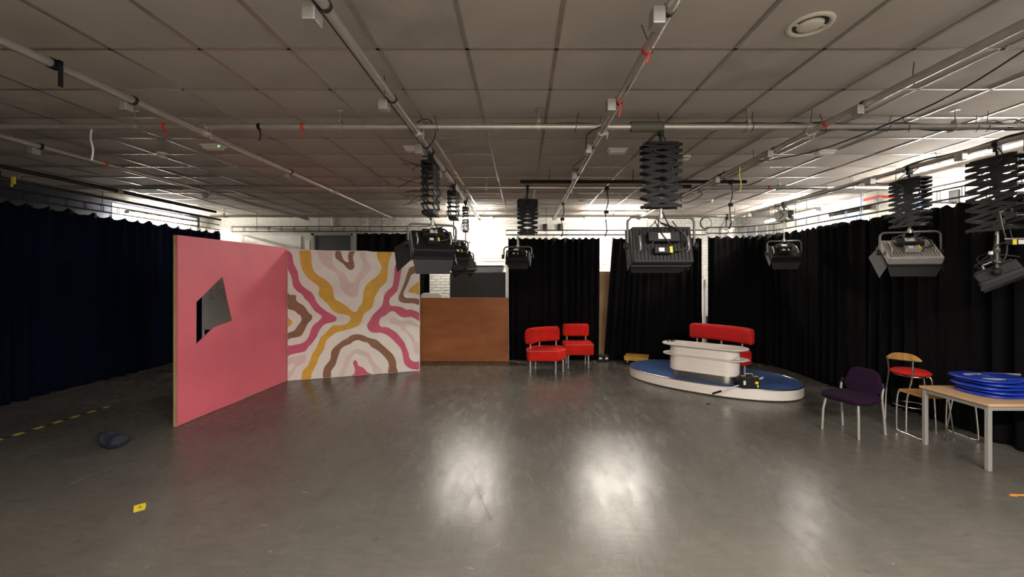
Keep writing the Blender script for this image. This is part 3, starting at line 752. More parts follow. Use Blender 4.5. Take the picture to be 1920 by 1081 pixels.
# 7, 8, 9 on pipe F
p = PP('F', 381)
t, z = pantograph('small distant scissor hanger in the glare above the black curtain', p[0], p[1], ZLP, 3.02, 2.86, .34, 4, PI / 2, 1.2, 'boxgrey')
MB().tube([(p[0], p[1], z + .01), (p[0], p[1], z - .33)], .009, 8).build('drop_rod', M['alu'], t, world=True)
lamp('medium studio lamp farthest along the rightmost pipe, tilted steeply down', p[0], p[1], z - .30, .46, .36, R(-18), 54, .22, (.8, .0, .4, .4), .16, swing=20)
p = PP('F', 315)
t, z = pantograph('dark scissor hanger in front of the blue wall, second from the right', p[0] + .0, p[1], ZLP, 3.02, 2.46, .40, 9, PI / 2, 1.8, 'black', .13)
lamp('studio lamp with silvery back plate facing the camera, near the right side', p[0], p[1], z, .50, .40, R(-24), 54, .24, (.7, .8, .9, .4), .18, 'alu', swing=20)
t, z = pantograph('rightmost scissor hanger, stretched open against the bright wall', 4.70, 4.10, ZLP, 3.02, 2.31, .44, 8, PI / 2, 1.9, 'fixture', .14, .034)
lamp('rightmost studio lamp seen edge on, hanging below the stretched open hanger', 4.70, 4.10, z, .34, .32, R(-139), 60, .20, (.4, .9, .5, .3), .15, swing=15, stem=.20)
kb = thing('connector_box', 'small box with yellow and white labels below the rightmost scissor hanger', 'junction box', (4.60, 3.86, z - .13))
MB().box(0, 0, 0, .14, .05, .05).build('box', M['fixture'], kb, .004); MB().box(-.045, -.027, 0, .035, .004, .048).build('yellow_label', M['yellow'], kb); MB().box(.025, -.027, 0, .07, .004, .040).build('white_label', M['label'], kb)
MB().tube([(-.10, 0, .03), (.20, 0, .035)], .008, 6).build('hanger_bar', M['alu'], kb); MB().tube([(.03, .05, .03), (.04, .08, .12)], .006, 6).build('tie', M['rubber'], kb)
MB().tube(smooth_path([(-.08, .0, .0), (-.16, 0, -.02), (-.22, 0, -.09), (-.20, .02, -.17), (-.12, .03, -.20), (-.06, .03, -.13), (-.05, .03, .0), (-.08, .04, .14), (-.10, .05, .30)], 5), .007, 6).build('cable', M['rubber'], kb)
MB().box(-.235, 0, -.10, .022, .02, .03).build('cable_tag', M['white'], kb)
# hanging cable ends
def drop(label, X, Y, z0, z1, m='rubber', plug=True):
    o = thing('hanging_cable', label, 'cable', (X, Y, z0))
    MB().tube(smooth_path([(0, 0, 0), (.02, 0, (z1 - z0) * .3), (-.02, 0, (z1 - z0) * .6), (.0, 0, z1 - z0)], 5), .009, 6).build('cable', M[m], o)
    MB().box(0, 0, 0, .05, .07, .06).build('cable_clamp', M['black'], o, .006)
    MB().box(-.01, 0, (z1 - z0) * .55, .07, .03, .05).build('plug', M['black'], o, .008)
    MB().tube([(0, 0, (z1 - z0)), (-.03, 0, z1 - z0 - .08)], .012, 6).build('cable_end', M['black'], o)
drop('black cable with a plug hanging from the middle cross pipe, right of centre', px(1138, 0, 6.35).x, 6.35, ZX - .02, 2.55)
drop('black cable hanging from the end of the long black bar', px(1371, 0, 5.95).x, 5.95, 3.21, 2.62)
drop('dark cable hanging beside the half open scissor hanger by the black curtain', .727, 7.3, ZLP - .02, 2.64)
cr_ = MB(); cc = px(1324, 418, 9.3)
for q in range(3): cr_.tube([(cc.x + (.12 + .006 * q) * math.cos(a_ * PI / 10), cc.y + .01 * q, cc.z + (.12 + .006 * q) * math.sin(a_ * PI / 10)) for a_ in range(20)], .006, 5, True)
cr_.tube([(cc.x - .09, cc.y, cc.z + .08), (cc.x - .12, 9.32, ZX)], .006, 5)
tag(cr_.build('cable_coil', M['rubber'], None, loc=cc), 'small coil of black cable hanging above the curtain, right of the big lamp', 'cable')

# ------------------------------------------------------------------ ceiling fittings
def on_ceiling(x, y): Y = (ZCEIL - ZC) * FPX / (CY - y); return ((x - CX) * Y / FPX, Y)
x_, y_ = on_ceiling(1519, 44)
t = thing('air_vent', 'round white air vent in the ceiling at upper right', 'air vent', (x_, y_, ZCEIL - .004))
MB().lathe([(.128, -.002), (.125, -.012), (.105, -.016), (.096, -.006), (.094, .02)], 40).build('outer_ring', M['cream2'], t)
MB().lathe([(.001, -.022), (.045, -.022), (.070, -.014), (.074, -.004), (.03, .0)], 32).build('centre_disc', M['cream2'], t)
MB().lathe([(.094, -.0035), (.001, -.003)], 32).build('dark_throat', M['void'], t)
MB().box(0, 0, -.006, .19, .012, .012).build('bridge', M['cream2'], t)
for k, (qx, qy, lab) in enumerate(((400, 271, 'white box with a small green light on the ceiling above the pink flat'),
                      (776, 275, 'white emergency light box on the ceiling beside the edge on scissor hanger'),
                      (1157, 279, 'white emergency light box on the ceiling left of the largest scissor hanger'),
                      (1545, 282, 'white emergency light box on the ceiling at the right between two pipes'))):
    a_, b_ = on_ceiling(qx, qy)
    t = thing('emergency_light', lab, 'emergency light', (a_, b_, ZCEIL - .004), 0, 'emergency light boxes on the ceiling')
    MB().box(0, 0, -.010, .23, .13, .02).build('base_plate', M['white'], t, .004)
    MB().box(0, 0, -.035, .19, .10, .035).build('cover', M['white'], t, .010)
    if k == 0: MB().box(.10, -.05, -.03, .012, .012, .012).build('indicator', mat('green_led', (.1, .6, .1), .4, emit=(.2, 1, .2), estr=1.5), t)
for (qx, qy, lab) in ((304, 286, 'round white smoke detector on the ceiling above the left pipes'),
                      (1286, 292, 'round white smoke detector on the ceiling right of the largest scissor hanger'),
                      (1332, 374, 'small distant smoke detector on the ceiling right of the black bar'),
                      (385, 366, 'small distant smoke detector on the ceiling at the left'),
                      (1090, 372, 'small distant smoke detector on the ceiling near the room centre')):
    a_, b_ = on_ceiling(qx, qy)
    t = thing('smoke_detector', lab, 'smoke detector', (a_, b_, ZCEIL - .004), 0, 'smoke detectors')
    MB().lathe([(.06, 0), (.06, -.015), (.05, -.02)], 24).build('base', M['white'], t)
    MB().lathe([(.045, -.018), (.045, -.045), (.03, -.055), (.001, -.056)], 24).build('sensor_head', M['cream2'], t)
    MB().lathe([(.0465, -.028), (.0465, -.034)], 24).build('slot_ring', M['black'], t)
# wall bracket on the right wall
q_ = px(1790, 345, 5.95)
t = thing('wall_bracket', 'black bracket arm on the bright right wall between two hangers', 'bracket', (XR - .014, 6.2, 3.02))
MB().box(-.02, 0, .03, .04, .14, .20).build('wall_plate', M['black'], t, .004); MB().box(-.22, 0, -.06, .40, .03, .03).build('arm', M['black'], t, .003); MB().box(-.43, 0, -.05, .03, .07, .05).build('end_plate', M['black'], t, .003)
# pipes against the blue wall
t = MB().tube([(5.62, 7.6, 2.98), (6.35, 7.3, 3.12)], .035, 10).build('wall_pipe', M['darksteel'], None, loc=(5.62, 7.6, 2.98)); tag(t, 'short dark pipe propped by the cream column at the right wall', 'pipe')
MB().lathe([(.06, 0), (.06, .05)], 14, (6.18, 7.20, 3.17), Rm(PI / 2, 'X')).build('flange', M['steel'], t, world=True)
# two dark cylinders high on the back wall
for (qx, lab) in ((1022, 'left of two dark tins standing high on the back wall trunking'), (1050, 'right of two dark tins standing high on the back wall trunking')):
    a_ = px(qx, 0, YB - .05).x
    t = MB().lathe([(.055, 0), (.06, .01), (.06, .17), (.05, .18)], 14).build('tin', M['fixture'], None); t.location = (a_, YB - .06, 3.026); tag(t, lab, 'tin')

# ------------------------------------------------------------------ the scenery flats
JX, JY = -4.175, 7.38
FX, FY = -4.26, 5.14
d2 = Vector((JX - FX, JY - FY, 0)); Lp = d2.length; dp = d2.normalized(); npn = Vector((dp.y, -dp.x, 0))   # towards +x
t = thing('scenery_flat', 'tall salmon pink flat with a jagged window hole and bare timber edge', 'stage flat', (FX, FY, 0))
def pk(x, y):                                     # photo point on the pink face -> (s along, z)
    dx = (x - CX) / FPX; # ray (dx,1,dz)
    Y = (FX * dp.y - FY * dp.x) / (dx * dp.y - dp.x)
    return (Vector((dx * Y - FX, Y - FY, 0)).dot(dp), ZC + (CY - y) * Y / FPX)
HT = 2.37
def c5(x, y): return pk(340 + x / 6.758, 500 + y / 6.758)
hole = [c5(192, 445), c5(522, 120), c5(645, 680), c5(410, 768), c5(190, 980)]
B = Matrix(((dp.x, 0, npn.x, FX), (dp.y, 0, npn.y, FY), (0, 1, 0, 0), (0, 0, 0, 1)))   # (s,z,offset)
def plate(outer, hole, z0, z1):
    m = MB(); polys = [[Vector((*p, 0)) for p in outer], [Vector((*p, 0)) for p in hole]]
    allp = outer + hole; n = len(allp)
    tri = tessellate_polygon(polys)
    vs = [B @ Vector((p[0], p[1], z0)) for p in allp] + [B @ Vector((p[0], p[1], z1)) for p in allp]
    fs = [tuple(t_) for t_ in tri] + [tuple(n + i for i in t_[::-1]) for t_ in tri]
    for k0, k1 in ((0, len(outer)), (len(outer), n)):
        for i in range(k0, k1):
            j = i + 1 if i + 1 < k1 else k0; fs.append((i, j, n + j, n + i))
    return m.add(vs, fs)
outer = [(0.0, .012), (.55, .006), (1.15, .0), (1.16, .018), (1.9, .006), (Lp, .004), (Lp, HT), (0, HT)]
plate(outer, hole, -.012, 0).build('pink_face', M['pinkpaint'], t, world=True)
fm = MB()
def batt(s0, z0, s1, z1, wd=.07, nm='timber_batten'):
    m = MB(); c = Vector(((s0 + s1) / 2, (z0 + z1) / 2)); ln = math.hypot(s1 - s0, z1 - z0); an = math.atan2(z1 - z0, s1 - s0)
    mm = Rm(an, 'Z'); vs = []
    for x in (-ln / 2, ln / 2):
        for y in (-wd / 2, wd / 2):
            for z in (-.057, -.0125):
                q = mm @ Vector((x, y, 0)); vs.append(B @ Vector((q.x + c.x, q.y + c.y, z)))
    m.add(vs, [(0, 1, 3, 2), (4, 6, 7, 5), (0, 4, 5, 1), (2, 3, 7, 6), (0, 2, 6, 4), (1, 5, 7, 3)])
    return m.build(nm, M['timber'], t, world=True)
batt(.035, .0, .035, HT); batt(Lp - .035, 0, Lp - .035, HT); batt(.07, .035, Lp - .07, .035); batt(.07, HT - .035, Lp - .07, HT - .035)
batt(.07, 1.0, hole[4][0] + .0, 1.0, .05) if False else None
# painted flat
MX2 = Vector((-2.005, 8.18, 0)); J0 = Vector((JX, JY, 0)); dm = (MX2 - J0); Lm = dm.length; dm.normalize(); nm_ = Vector((dm.y, -dm.x, 0))
Bm = Matrix(((dm.x, 0, nm_.x, JX), (dm.y, 0, nm_.y, JY), (0, 1, 0, 0), (0, 0, 0, 1)))
tm = thing('scenery_flat', 'flat painted with wavy ochre, raspberry, brown and blush bands on cream', 'stage flat', (JX, JY, 0))
m = MB(); m.M = Bm
HM0, HM1 = 2.355, 2.345
top = [(0.012, HM0), (.62, 2.32), (1.2, 2.33), (Lm, 2.34)]
m.prism([(.012, .004), (Lm, .004), (Lm, 2.335), (1.45, 2.33), (1.33, 2.345), (.6, 2.335), (.012, HM0)], -.012, 0)
m.build('cream_face', M['cream'], tm, world=True)
for (s0, z0, s1, z1) in ((.035, 0, .035, 2.33), (Lm - .035, 0, Lm - .035, 2.33), (.07, .035, Lm - .07, .035), (.07, 2.29, Lm - .07, 2.29), (.07, 1.2, Lm - .07, 1.2)):
    m = MB(); m.M = Bm; m.box((s0 + s1) / 2, (z0 + z1) / 2, -.035, max(.07, s1 - s0), max(.07, z1 - z0), .045); m.build('timber_batten', M['timber'], tm, world=True)
Q = {0: (530, 460), 1: (650, 460), 2: (530, 590), 3: (650, 590)}
def mp_(q, x, y):
    X_, Y_ = Q[q][0] + x / 8.314, Q[q][1] + y / 8.314
    dx = (X_ - CX) / FPX
    Y = (JX * dm.y - JY * dm.x) / (dx * dm.y - dm.x)
    s = Vector((dx * Y - JX, Y - JY, 0)).dot(dm); zz = ZC + (CY - Y_) * Y / FPX
    return (min(max(s, .014), Lm - .012), min(max(zz, .008), 2.33))
bands = [
 ('mpink', 'raspberry_band', '0:60,85 110,100 145,140 158,200 170,270 205,350 235,410 245,480 265,560 310,630 390,690 450,730 490,790 530,880 600,960 680,1020 780,1078 2:830,30 840,65 820,95 770,115 700,130 650,150 600,200 560,270 530,340 490,400 440,460 400,500 370,545 330,575 260,590 180,605 110,625 40,642 40,487 110,480 200,465 300,440 360,400 400,350 425,280 450,210 490,150 560,95 610,35 590,0 0:560,1060 500,1020 450,950 400,880 340,820 300,760 230,715 180,660 158,620 150,550 125,460 90,390 50,320'),
 ('mochre', 'ochre_band', '0:268,50 268,180 280,280 310,380 350,450 420,530 500,590 550,630 570,670 558,770 620,840 700,910 750,980 820,1040 900,1065 960,1072 2:1020,10 1050,30 1060,65 1040,100 1000,135 940,155 870,160 800,160 750,190 700,250 650,300 590,355 560,430 520,520 460,610 430,700 390,790 330,850 305,910 300,1030 432,1025 450,920 490,840 530,760 560,670 610,590 650,520 670,440 700,380 760,330 830,280 930,250 1050,220 1130,195 3:60,215 150,185 200,150 235,90 250,30 270,-15 1:350,1010 400,960 425,880 440,800 490,720 520,660 580,610 625,550 640,450 645,330 670,220 695,150 700,80 485,80 475,180 500,240 540,310 540,370 490,460 430,510 360,560 300,630 265,710 255,800 240,890 200,950 160,1020 120,1035 80,1020 30,970 0:980,930 900,880 810,825 795,750 775,660 730,590 650,520 560,470 500,410 470,350 450,280 450,180 435,110 415,50'),
 ('mbrown', 'brown_band', '0:50,742 110,768 190,770 213,800 208,840 250,890 320,930 360,975 400,1040 450,1081 2:462,30 450,75 400,125 370,180 320,280 280,330 200,350 120,365 50,384 50,290 140,260 190,235 235,170 280,110 295,60 270,0 0:240,1070 190,1020 110,995 50,966'),
 ('mochre', 'ochre_spot', '2:50,38 100,60 140,90 148,115 125,160 90,185 50,192'),
 ('mblush', 'blush_band', '2:50,692 130,660 220,635 310,620 360,635 370,680 340,730 280,770 210,820 160,920 110,980 50,1035 70,960 90,900 150,840 190,790 170,755 120,760 50,797'),
 ('mblush', 'blush_band', '0:560,50 555,150 580,230 640,300 720,360 800,410 850,470 880,540 895,640 930,700 1000,760 1060,805 1100,812 1:165,800 180,740 190,640 210,570 260,510 310,460 370,390 380,320 340,260 300,190 285,80 200,80 215,180 250,260 245,360 210,410 160,480 130,550 90,582 50,575 0:1030,560 1000,500 960,430 880,380 800,310 770,230 775,150 765,50'),
 ('mbrown', 'brown_band', '0:830,50 820,180 880,240 950,290 1000,350 1055,380 1100,365 1120,330 1110,260 1095,190 1110,130 1130,60 1055,60 1018,150 1030,250 1000,258 960,235 925,170 900,60'),
 ('mpink', 'raspberry_band', '1:1125,175 1050,170 1000,172 880,180 820,220 760,300 745,400 735,520 710,640 640,700 590,770 570,860 545,940 480,1010 410,1080 3:370,70 320,150 325,200 370,260 430,278 530,278 620,310 700,370 780,450 840,520 870,610 890,730 920,785 980,830 1050,848 1140,845 1140,735 1060,730 1000,700 975,650 965,590 930,510 900,430 840,350 780,280 700,225 620,190 540,185 505,130 520,60 570,25 625,-5 1:650,1050 700,1022 750,1035 800,1075 3:830,20 900,40 1000,30 1060,55 1135,88 1:1135,1055 1060,1015 1000,998 930,998 860,960 780,945 690,935 665,890 680,820 740,760 790,700 815,600 835,500 850,400 880,300 940,265 1010,235 1125,198'),
 ('mbrown', 'brown_band', '1:1125,312 1050,322 980,350 940,450 900,580 850,700 810,800 820,860 870,890 960,900 1040,900 1125,922 1125,838 1040,820 930,815 890,780 890,720 930,640 975,540 1000,470 1050,435 1125,418'),
 ('mochre', 'ochre_spot', '1:1125,560 1060,610 990,660 968,710 985,735 1060,735 1125,758'),
 ('mblush', 'blush_band', '3:670,70 690,40 740,32 800,70 870,92 980,85 1060,120 1130,165 1130,195 1050,165 980,150 930,160 920,200 960,260 1030,330 1070,400 1120,440 1120,600 1075,590 1045,550 1030,440 990,360 930,290 860,230 800,160 740,145 680,130'),
 ('mbrown', 'brown_band', '3:795,925 775,820 770,730 730,630 650,550 560,470 470,390 400,370 330,350 250,315 150,300 70,320 0,370 2:950,390 870,450 800,510 755,580 745,690 690,760 640,840 632,1005 748,1000 755,880 820,780 850,690 880,600 910,530 970,485 1060,450 3:60,450 110,410 180,390 250,415 330,435 390,500 480,550 570,630 640,720 660,800 650,930'),
 ('mblush', 'blush_band', '3:540,920 530,840 450,760 400,690 360,600 270,560 180,525 100,550 2:1040,600 980,660 955,760 920,850 870,980 960,980 970,890 1020,800 1050,720 1080,650 3:140,600 220,630 310,660 340,740 390,810 440,920'),
 ('mpink', 'raspberry_spot', '3:80,975 115,920 130,850 105,770 105,720 135,705 165,730 185,790 250,815 290,850 310,880 360,910 378,960'),
]
for bi, (mm, nm, s) in enumerate(bands):
    pts = []; q = 0
    for tok in s.split():
        if ':' in tok: q_, tok = tok.split(':'); q = int(q_)
        x, y = tok.split(','); pts.append(mp_(q, float(x), float(y)))
    sp = smooth_path([(p[0], p[1], 0) for p in pts], 3, True)
    poly = []
    for p in sp:
        c = (min(max(p.x, .014), Lm - .012), min(max(p.y, .008), 2.33))
        if not poly or (abs(c[0] - poly[-1][0]) + abs(c[1] - poly[-1][1])) > .002: poly.append(c)
    m = MB(); m.M = Bm; m.prism(poly, -.002, .0012 + .00006 * bi)
    m.build(nm, M[mm], tm, world=True)
# whiteboard behind the hole
wy = 8.6
a_ = px(382, 615, wy); b_ = px(452, 480, wy)
t = thing('whiteboard', 'whiteboard on a metal stand, seen through the hole in the pink flat', 'whiteboard', ((a_.x + b_.x) / 2, wy, 0))
L_ = 1.5; x0 = a_.x
MB().box(x0 + L_ / 2, wy, (a_.z + 2.05) / 2, L_, .02, 2.05 - a_.z).build('board', M['wboard'], t, .01, world=True)
m = MB()
for x in (x0 - .012, x0 + L_ + .012): m.box(x, wy, 1.08, .028, .04, 2.12)
for z in (a_.z - .015, 2.06): m.box(x0 + L_ / 2, wy, z, L_ + .05, .03, .028)
m.build('frame', M['white'], t, .004, world=True)
m = MB()
for x in (x0 - .012, x0 + L_ + .012): m.box(x, wy, .03, .04, .6, .04)
m.build('foot', M['alu'], t, .004, world=True)
m = MB()
for r_ in range(9):
    z = px(0, 527 + r_ * 4.2, wy).z; x = x0 + .12
    while x < x0 + .75:
        l_ = random.uniform(.03, .11)
        m.box(x + l_ / 2, wy - .0115, z + random.uniform(-.006, .006), l_, .002, random.uniform(.006, .012)); x += l_ + random.uniform(.015, .05)
m.build('marker_lines', M['ink'], t, world=True)

# ------------------------------------------------------------------ boards at the back
p0, p1 = px(788, 677, 9.1), px(953.5, 677, 9.1)
t = thing('plywood_board', 'orange brown plywood board standing on edge between flat and curtain', 'board', ((p0.x + p1.x) / 2, 9.1, 0))
MB().box(0, 0, .70, p1.x - p0.x, .03, 1.392).build('panel', M['ply'], t, .003)
for x in (-.80, .80): MB().box(x, .17, .30, .05, .31, .60).build('brace', M['timber'], t, .003)
MB().box(-.80 + .8, .17, .04, 1.6, .05, .07).build('foot_rail', M['timber'], t, .003)
p0, p1 = px(843, 520, 9.5), px(948, 520, 9.5)
o = bx('dark_board', M['darkboard'], ((p0.x + p1.x) / 2, 9.55, .98), (p1.x - p0.x, .03, 1.96), None, .004); tag(o, 'dark grey board standing behind the plywood board', 'board')
# white rounded chair back behind plywood
q_ = px(808, 552, 9.6)
t = thing('white_chair', 'white plastic chair, rounded back top showing above the plywood', 'chair', (q_.x - .0, 9.55, 0))
MB().prism(rrect(.50, .42, .09), -.012, .012, T(0, .10, 1.27) @ Rm(PI / 2, 'X')).build('backrest', M['white'], t, .006)
MB().prism(rrect(.46, .44, .08), .78, .81, T(0, -.12, 0)).build('seat', M['white'], t, .008)
for sx in (-.2, .2):
    MB().tube([(sx, -.30, .79), (sx * 1.1, -.33, 0)], .012, 6).build('leg', M['alu'], t)
    MB().tube([(sx, .10, 1.12), (sx, .08, .79), (sx * 1.1, .14, 0)], .012, 6).build('leg', M['alu'], t)
# tan board in the narrow gap between curtains
p0 = px(1133, 500, 9.55)
o = bx('tan_board', M['plytan'], (p0.x + .05, 9.62, .99), (.50, .03, 1.98), None, .003); tag(o, 'tan wooden board showing in the narrow gap between the black curtains', 'board')
# pale post in the gap right of the big lamp
p0 = px(1320, 560, 9.7)
o = bx('low_dark_board', M['darkboard'], (p0.x, 9.9, .46), (.9, .04, .92), None, .004); tag(o, 'low dark board at the foot of the gap left of the long black curtain', 'board')
o = bx('pale_post', M['white'], (p0.x, 9.7, .90), (.06, .06, 1.8), None, .004); tag(o, 'pale post behind the gap left of the long black curtain', 'post')

# ------------------------------------------------------------------ red modular seats
def cushion(poly, z0, z1, name, mt, t, bev=.03, M_=None, nseg=4):
    P = [Vector((p[0], p[1])) for p in poly]
    area2 = sum(P[i].x * P[(i + 1) % len(P)].y - P[(i + 1) % len(P)].x * P[i].y for i in range(len(P)))
    if area2 < 0: P.reverse()
    # subdivide long edges a little, then average normals
    n = len(P); N = []
    for i in range(n):
        a = (P[i] - P[i - 1]).normalized(); b = (P[(i + 1) % n] - P[i]).normalized()
        na, nb = Vector((a.y, -a.x)), Vector((b.y, -b.x)); m_ = (na + nb)
        m_ = m_.normalized() if m_.length > 1e-6 else na
        N.append(m_ / max(.6, m_.dot(na)))
    b_ = min(bev, (z1 - z0) / 2)
    prof = [(b_ * (1 - math.sin(k * PI / 2 / nseg)), z0 + b_ * (1 - math.cos(k * PI / 2 / nseg))) for k in range(nseg + 1)]
    prof += [(o_, z1 - (z - z0)) for o_, z in prof[::-1]]
    vs = []; fs = []
    for o_, z in prof: vs += [Vector((P[i].x - N[i].x * o_, P[i].y - N[i].y * o_, z)) for i in range(n)]
    for k in range(len(prof) - 1):
        for i in range(n): fs.append((k * n + i, k * n + (i + 1) % n, (k + 1) * n + (i + 1) % n, (k + 1) * n + i))
    tri = tessellate_polygon([[Vector((v.x, v.y, 0)) for v in vs[:n]]])
    tri2 = tessellate_polygon([[Vector((v.x, v.y, 0)) for v in vs[-n:]]])
    b0 = (len(prof) - 1) * n
    fs += [tuple(t_) for t_ in tri] + [tuple(b0 + q for q in t_) for t_ in tri2]
    if M_ is not None: vs = [M_ @ v for v in vs]
    return MB().add(vs, fs, True).build(name, mt, t)
def rounded(poly, r, n=4):
    P = [Vector(p) for p in poly]; out = []
    for i in range(len(P)):
        a, b, c = P[i - 1], P[i], P[(i + 1) % len(P)]
        u, v = (a - b), (c - b); rr = min(r, u.length * .45, v.length * .45)
        p0, p1 = b + u.normalized() * rr, b + v.normalized() * rr
        for k in range(n + 1):
            t_ = k / n; q = p0 * (1 - t_) ** 2 + b * 2 * t_ * (1 - t_) + p1 * t_ * t_
            out.append((q.x, q.y))
    return out
def legs(pts, h, t, r=.017, m='alu'):
    for (x, y) in pts:
        MB().tube([(x, y, 0), (x, y, h)], r, 12).build('leg', M[m], t)
def ring(poly, z, t, r=.005, m='piping'):
    MB().tube([(p[0], p[1], z) for p in poly], r, 5, True).build('piping', M[m], t)
# chair 1: corner module
t = thing('red_lounge_chair', 'left red upholstered chair with a curved wraparound back and cut off seat corner', 'chair', (.50, 8.18, 0), 0)
seat = [(-.40, -.22), (-.36, -.285), (.18, -.285), (.36, -.08), (.36, .24), (.30, .32), (-.20, .32), (-.34, .20), (-.40, .05)]
seat = rounded(seat, .04, 3); cushion(seat, .235, .46, 'seat', M['red'], t, .045)
outer = [(.27 - .71 * math.cos(a), -.22 + .60 * math.sin(a)) for a in [k * PI / 28 for k in range(15)]]
inner = [(.27 - .51 * math.cos(a), -.22 + .42 * math.sin(a)) for a in [k * PI / 28 for k in range(14, -1, -1)]]
cushion(rounded(outer + inner, .03, 2), .555, .845, 'backrest', M['red'], t, .06)
for (x, y) in ((-.33, -.14), (-.14, .19), (.20, .26)): MB().tube([(x, y, .44), (x, y, .58)], .016, 10).build('back_post', M['alu'], t)
ring([(x * 1.005, y * 1.005) for x, y in seat], .435, t, .004)
legs([(-.335, -.255), (.15, -.255), (.31, -.08), (-.22, .20)], .25, t)
# chair 2
t = thing('red_lounge_chair', 'right red upholstered chair with a straight back, standing in the rear', 'chair', (1.17, 8.66, 0), 0)
seat = rrect(.60, .52, .05, 4)
cushion(seat, .26, .50, 'seat', M['red'], t, .03)
cushion([(x - .01, y + .245) for x, y in rrect(.56, .14, .05, 4)], .585, .85, 'backrest', M['red'], t, .05)
ring([(x * 1.005, y * 1.005) for x, y in seat], .475, t, .004)
for x in (-.20, .20): MB().tube([(x, .235, .48), (x, .235, .60)], .016, 10).build('back_post', M['alu'], t)
legs([(-.22, -.21), (.19, -.21), (.19, .20), (-.22, .20)], .27, t)

# ------------------------------------------------------------------ oval stage, desk, sofa
PCX, PCY, PZ = 3.27, 7.28, .176
ang = math.atan2(-.643, .766)
t = thing('round_stage', 'low oval stage with white rim and blue carpet top', 'stage', (PCX, PCY, 0), ang)
E1 = superell(1.40, .83, 2.25)
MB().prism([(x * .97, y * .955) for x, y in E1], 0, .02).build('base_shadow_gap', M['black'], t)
MB().prism(E1, .018, PZ - .012, smooth=True).build('rim', M['plinthwhite'], t)
MB().prism([(x * .985, y * .975) for x, y in E1], PZ - .02, PZ, smooth=True).build('carpet_top', M['bluecarpet'], t)
MB().tube([(x * .997, y * .995, PZ - .008) for x, y in E1], .010, 8, True).build('edge_trim', M['stainless'], t)
# desk
da = math.atan2(-.66, .75)
fpt0 = fl(1256, 704.7, PZ); fpt1 = fl(1374, 722.5, PZ)
dd = (fpt1 - fpt0).normalized(); dn = Vector((-dd.y, dd.x, 0))
Ld, Wd = 1.10, .40
dcen = (fpt0 + fpt1) / 2 + dn * (Wd / 2) + dd * .0
t = thing('reception_desk', 'white pill shaped desk with a steel kick band on the oval stage', 'desk', (dcen.x, dcen.y, PZ), math.atan2(dd.y, dd.x))
st = stadium(Ld - .06, Wd - .03); MB().prism(st, 0, .125, smooth=True).build('kick_band', M['stainless'], t)
st = stadium(Ld - .02, Wd); MB().prism(st, .122, .372, smooth=True).build('lower_body', M['plinthwhite'], t)
MB().prism(st, .385, .535, smooth=True).build('upper_body', M['plinthwhite'], t)
MB().prism(stadium(Ld - .04, Wd - .02), .37, .39, smooth=True).build('groove', M['boxgrey'], t)
MB().prism(stadium(Ld + .22, Wd + .06), .368, .380, smooth=True).build('shelf', M['plinthwhite'], t)
MB().prism(stadium(Ld + .24, Wd + .12), .535, .553, smooth=True).build('desktop', M['plinthwhite'], t)
MB().tube([(x, y, .537) for x, y in stadium(Ld + .243, Wd + .123)], .0035, 6, True).build('edge_band', M['boxgrey'], t)
dm_ = wmat(t)
def ondesk(x, y, z): return dm_ @ Vector((x, y, z))
# objects on the desk
p_ = ondesk(-.55, .03, .553)
o = MB(); o.lathe([(.02, .0), (.022, .012)], 12, (-.045, 0, 0)); o.lathe([(.02, .0), (.022, .012)], 12, (.01, 0, 0)); o.tube([(-.07, 0, .012), (-.05, .03, .02), (.0, .03, .02), (.04, .0, .012)], .004, 6); o.box(.05, .01, .008, .04, .03, .014)
o = o.build('microphone_clip', M['black']); o.location = p_; tag(o, 'small tangle of black clips on the left end of the white desktop', 'clip')
p_ = ondesk(-.30, -.08, .5535)
o = MB(); o.box(0, 0, .004, .11, .05, .006); o.box(-.05, 0, .005, .02, .03, .009, Rm(.3, 'Y')); o = o.build('paper_tag', M['white'], None, .001); o.location = p_; o.rotation_euler = (0, 0, -.2); tag(o, 'small white tag lying on the left half of the desktop', 'tag')
p_ = ondesk(.57, -.08, .381)
o = MB()
for k in range(3): o.box(random.uniform(-.02, .02), random.uniform(-.02, .02), .004 + k * .009, .20, .13, .004, Rm(k * .35, 'Z'))
o.box(-.10, -.05, .035, .09, .05, .006, Rm(-.5, 'Y')); o.box(-.05, -.02, .022, .03, .03, .026)
o = o.build('paper_pile', M['white'], None, .001); o.location = p_; tag(o, 'crumpled white papers on the desk side shelf at its right end', 'paper')
# toolbox and pole
p_ = fl(1403, 728, PZ)
t = thing('toolbox', 'black tool case with yellow latches on the blue carpet by the desk', 'toolbox', (p_.x + .03, p_.y + .04, PZ), R(-12))
MB().box(0, 0, .085, .25, .15, .17).build('case', M['black'], t, .010); MB().box(0, 0, .175, .24, .14, .02).build('lid', M['fixture'], t, .006)
for x, z, sx in ((-.09, .182, .05), (.08, .182, .07)): MB().box(x, -.03, z + .003, sx, .05, .012).build('yellow_tab', M['ywood'], t, .002)
MB().box(.085, -.078, .10, .045, .012, .035).build('latch', M['yellow'], t, .002); MB().box(.10, -.078, .05, .02, .01, .04).build('latch', M['yellow'], t, .002)
MB().tube([(-.05, 0, .182), (-.05, 0, .215), (.05, 0, .215), (.05, 0, .182)], .008, 6).build('handle', M['alu'], t)
MB().box(-.08, -.077, .09, .03, .004, .06).build('sticker', M['label'], t)
pa = Vector((2.72, 5.90, .1935)); pb = Vector((3.97, 6.83, .1935))
dr = (pb - pa)
t = thing('white_pole', 'white pole with a black grip lying across the stage edge', 'pole', pa)
MB().tube([dr * .12, dr * .9], .011, 10).build('tube', M['white'], t); MB().tube([(0, 0, 0), dr * .14], .015, 10).build('grip', M['black'], t); MB().tube([dr * .88, dr], .016, 10).build('end_cap', M['white'], t)
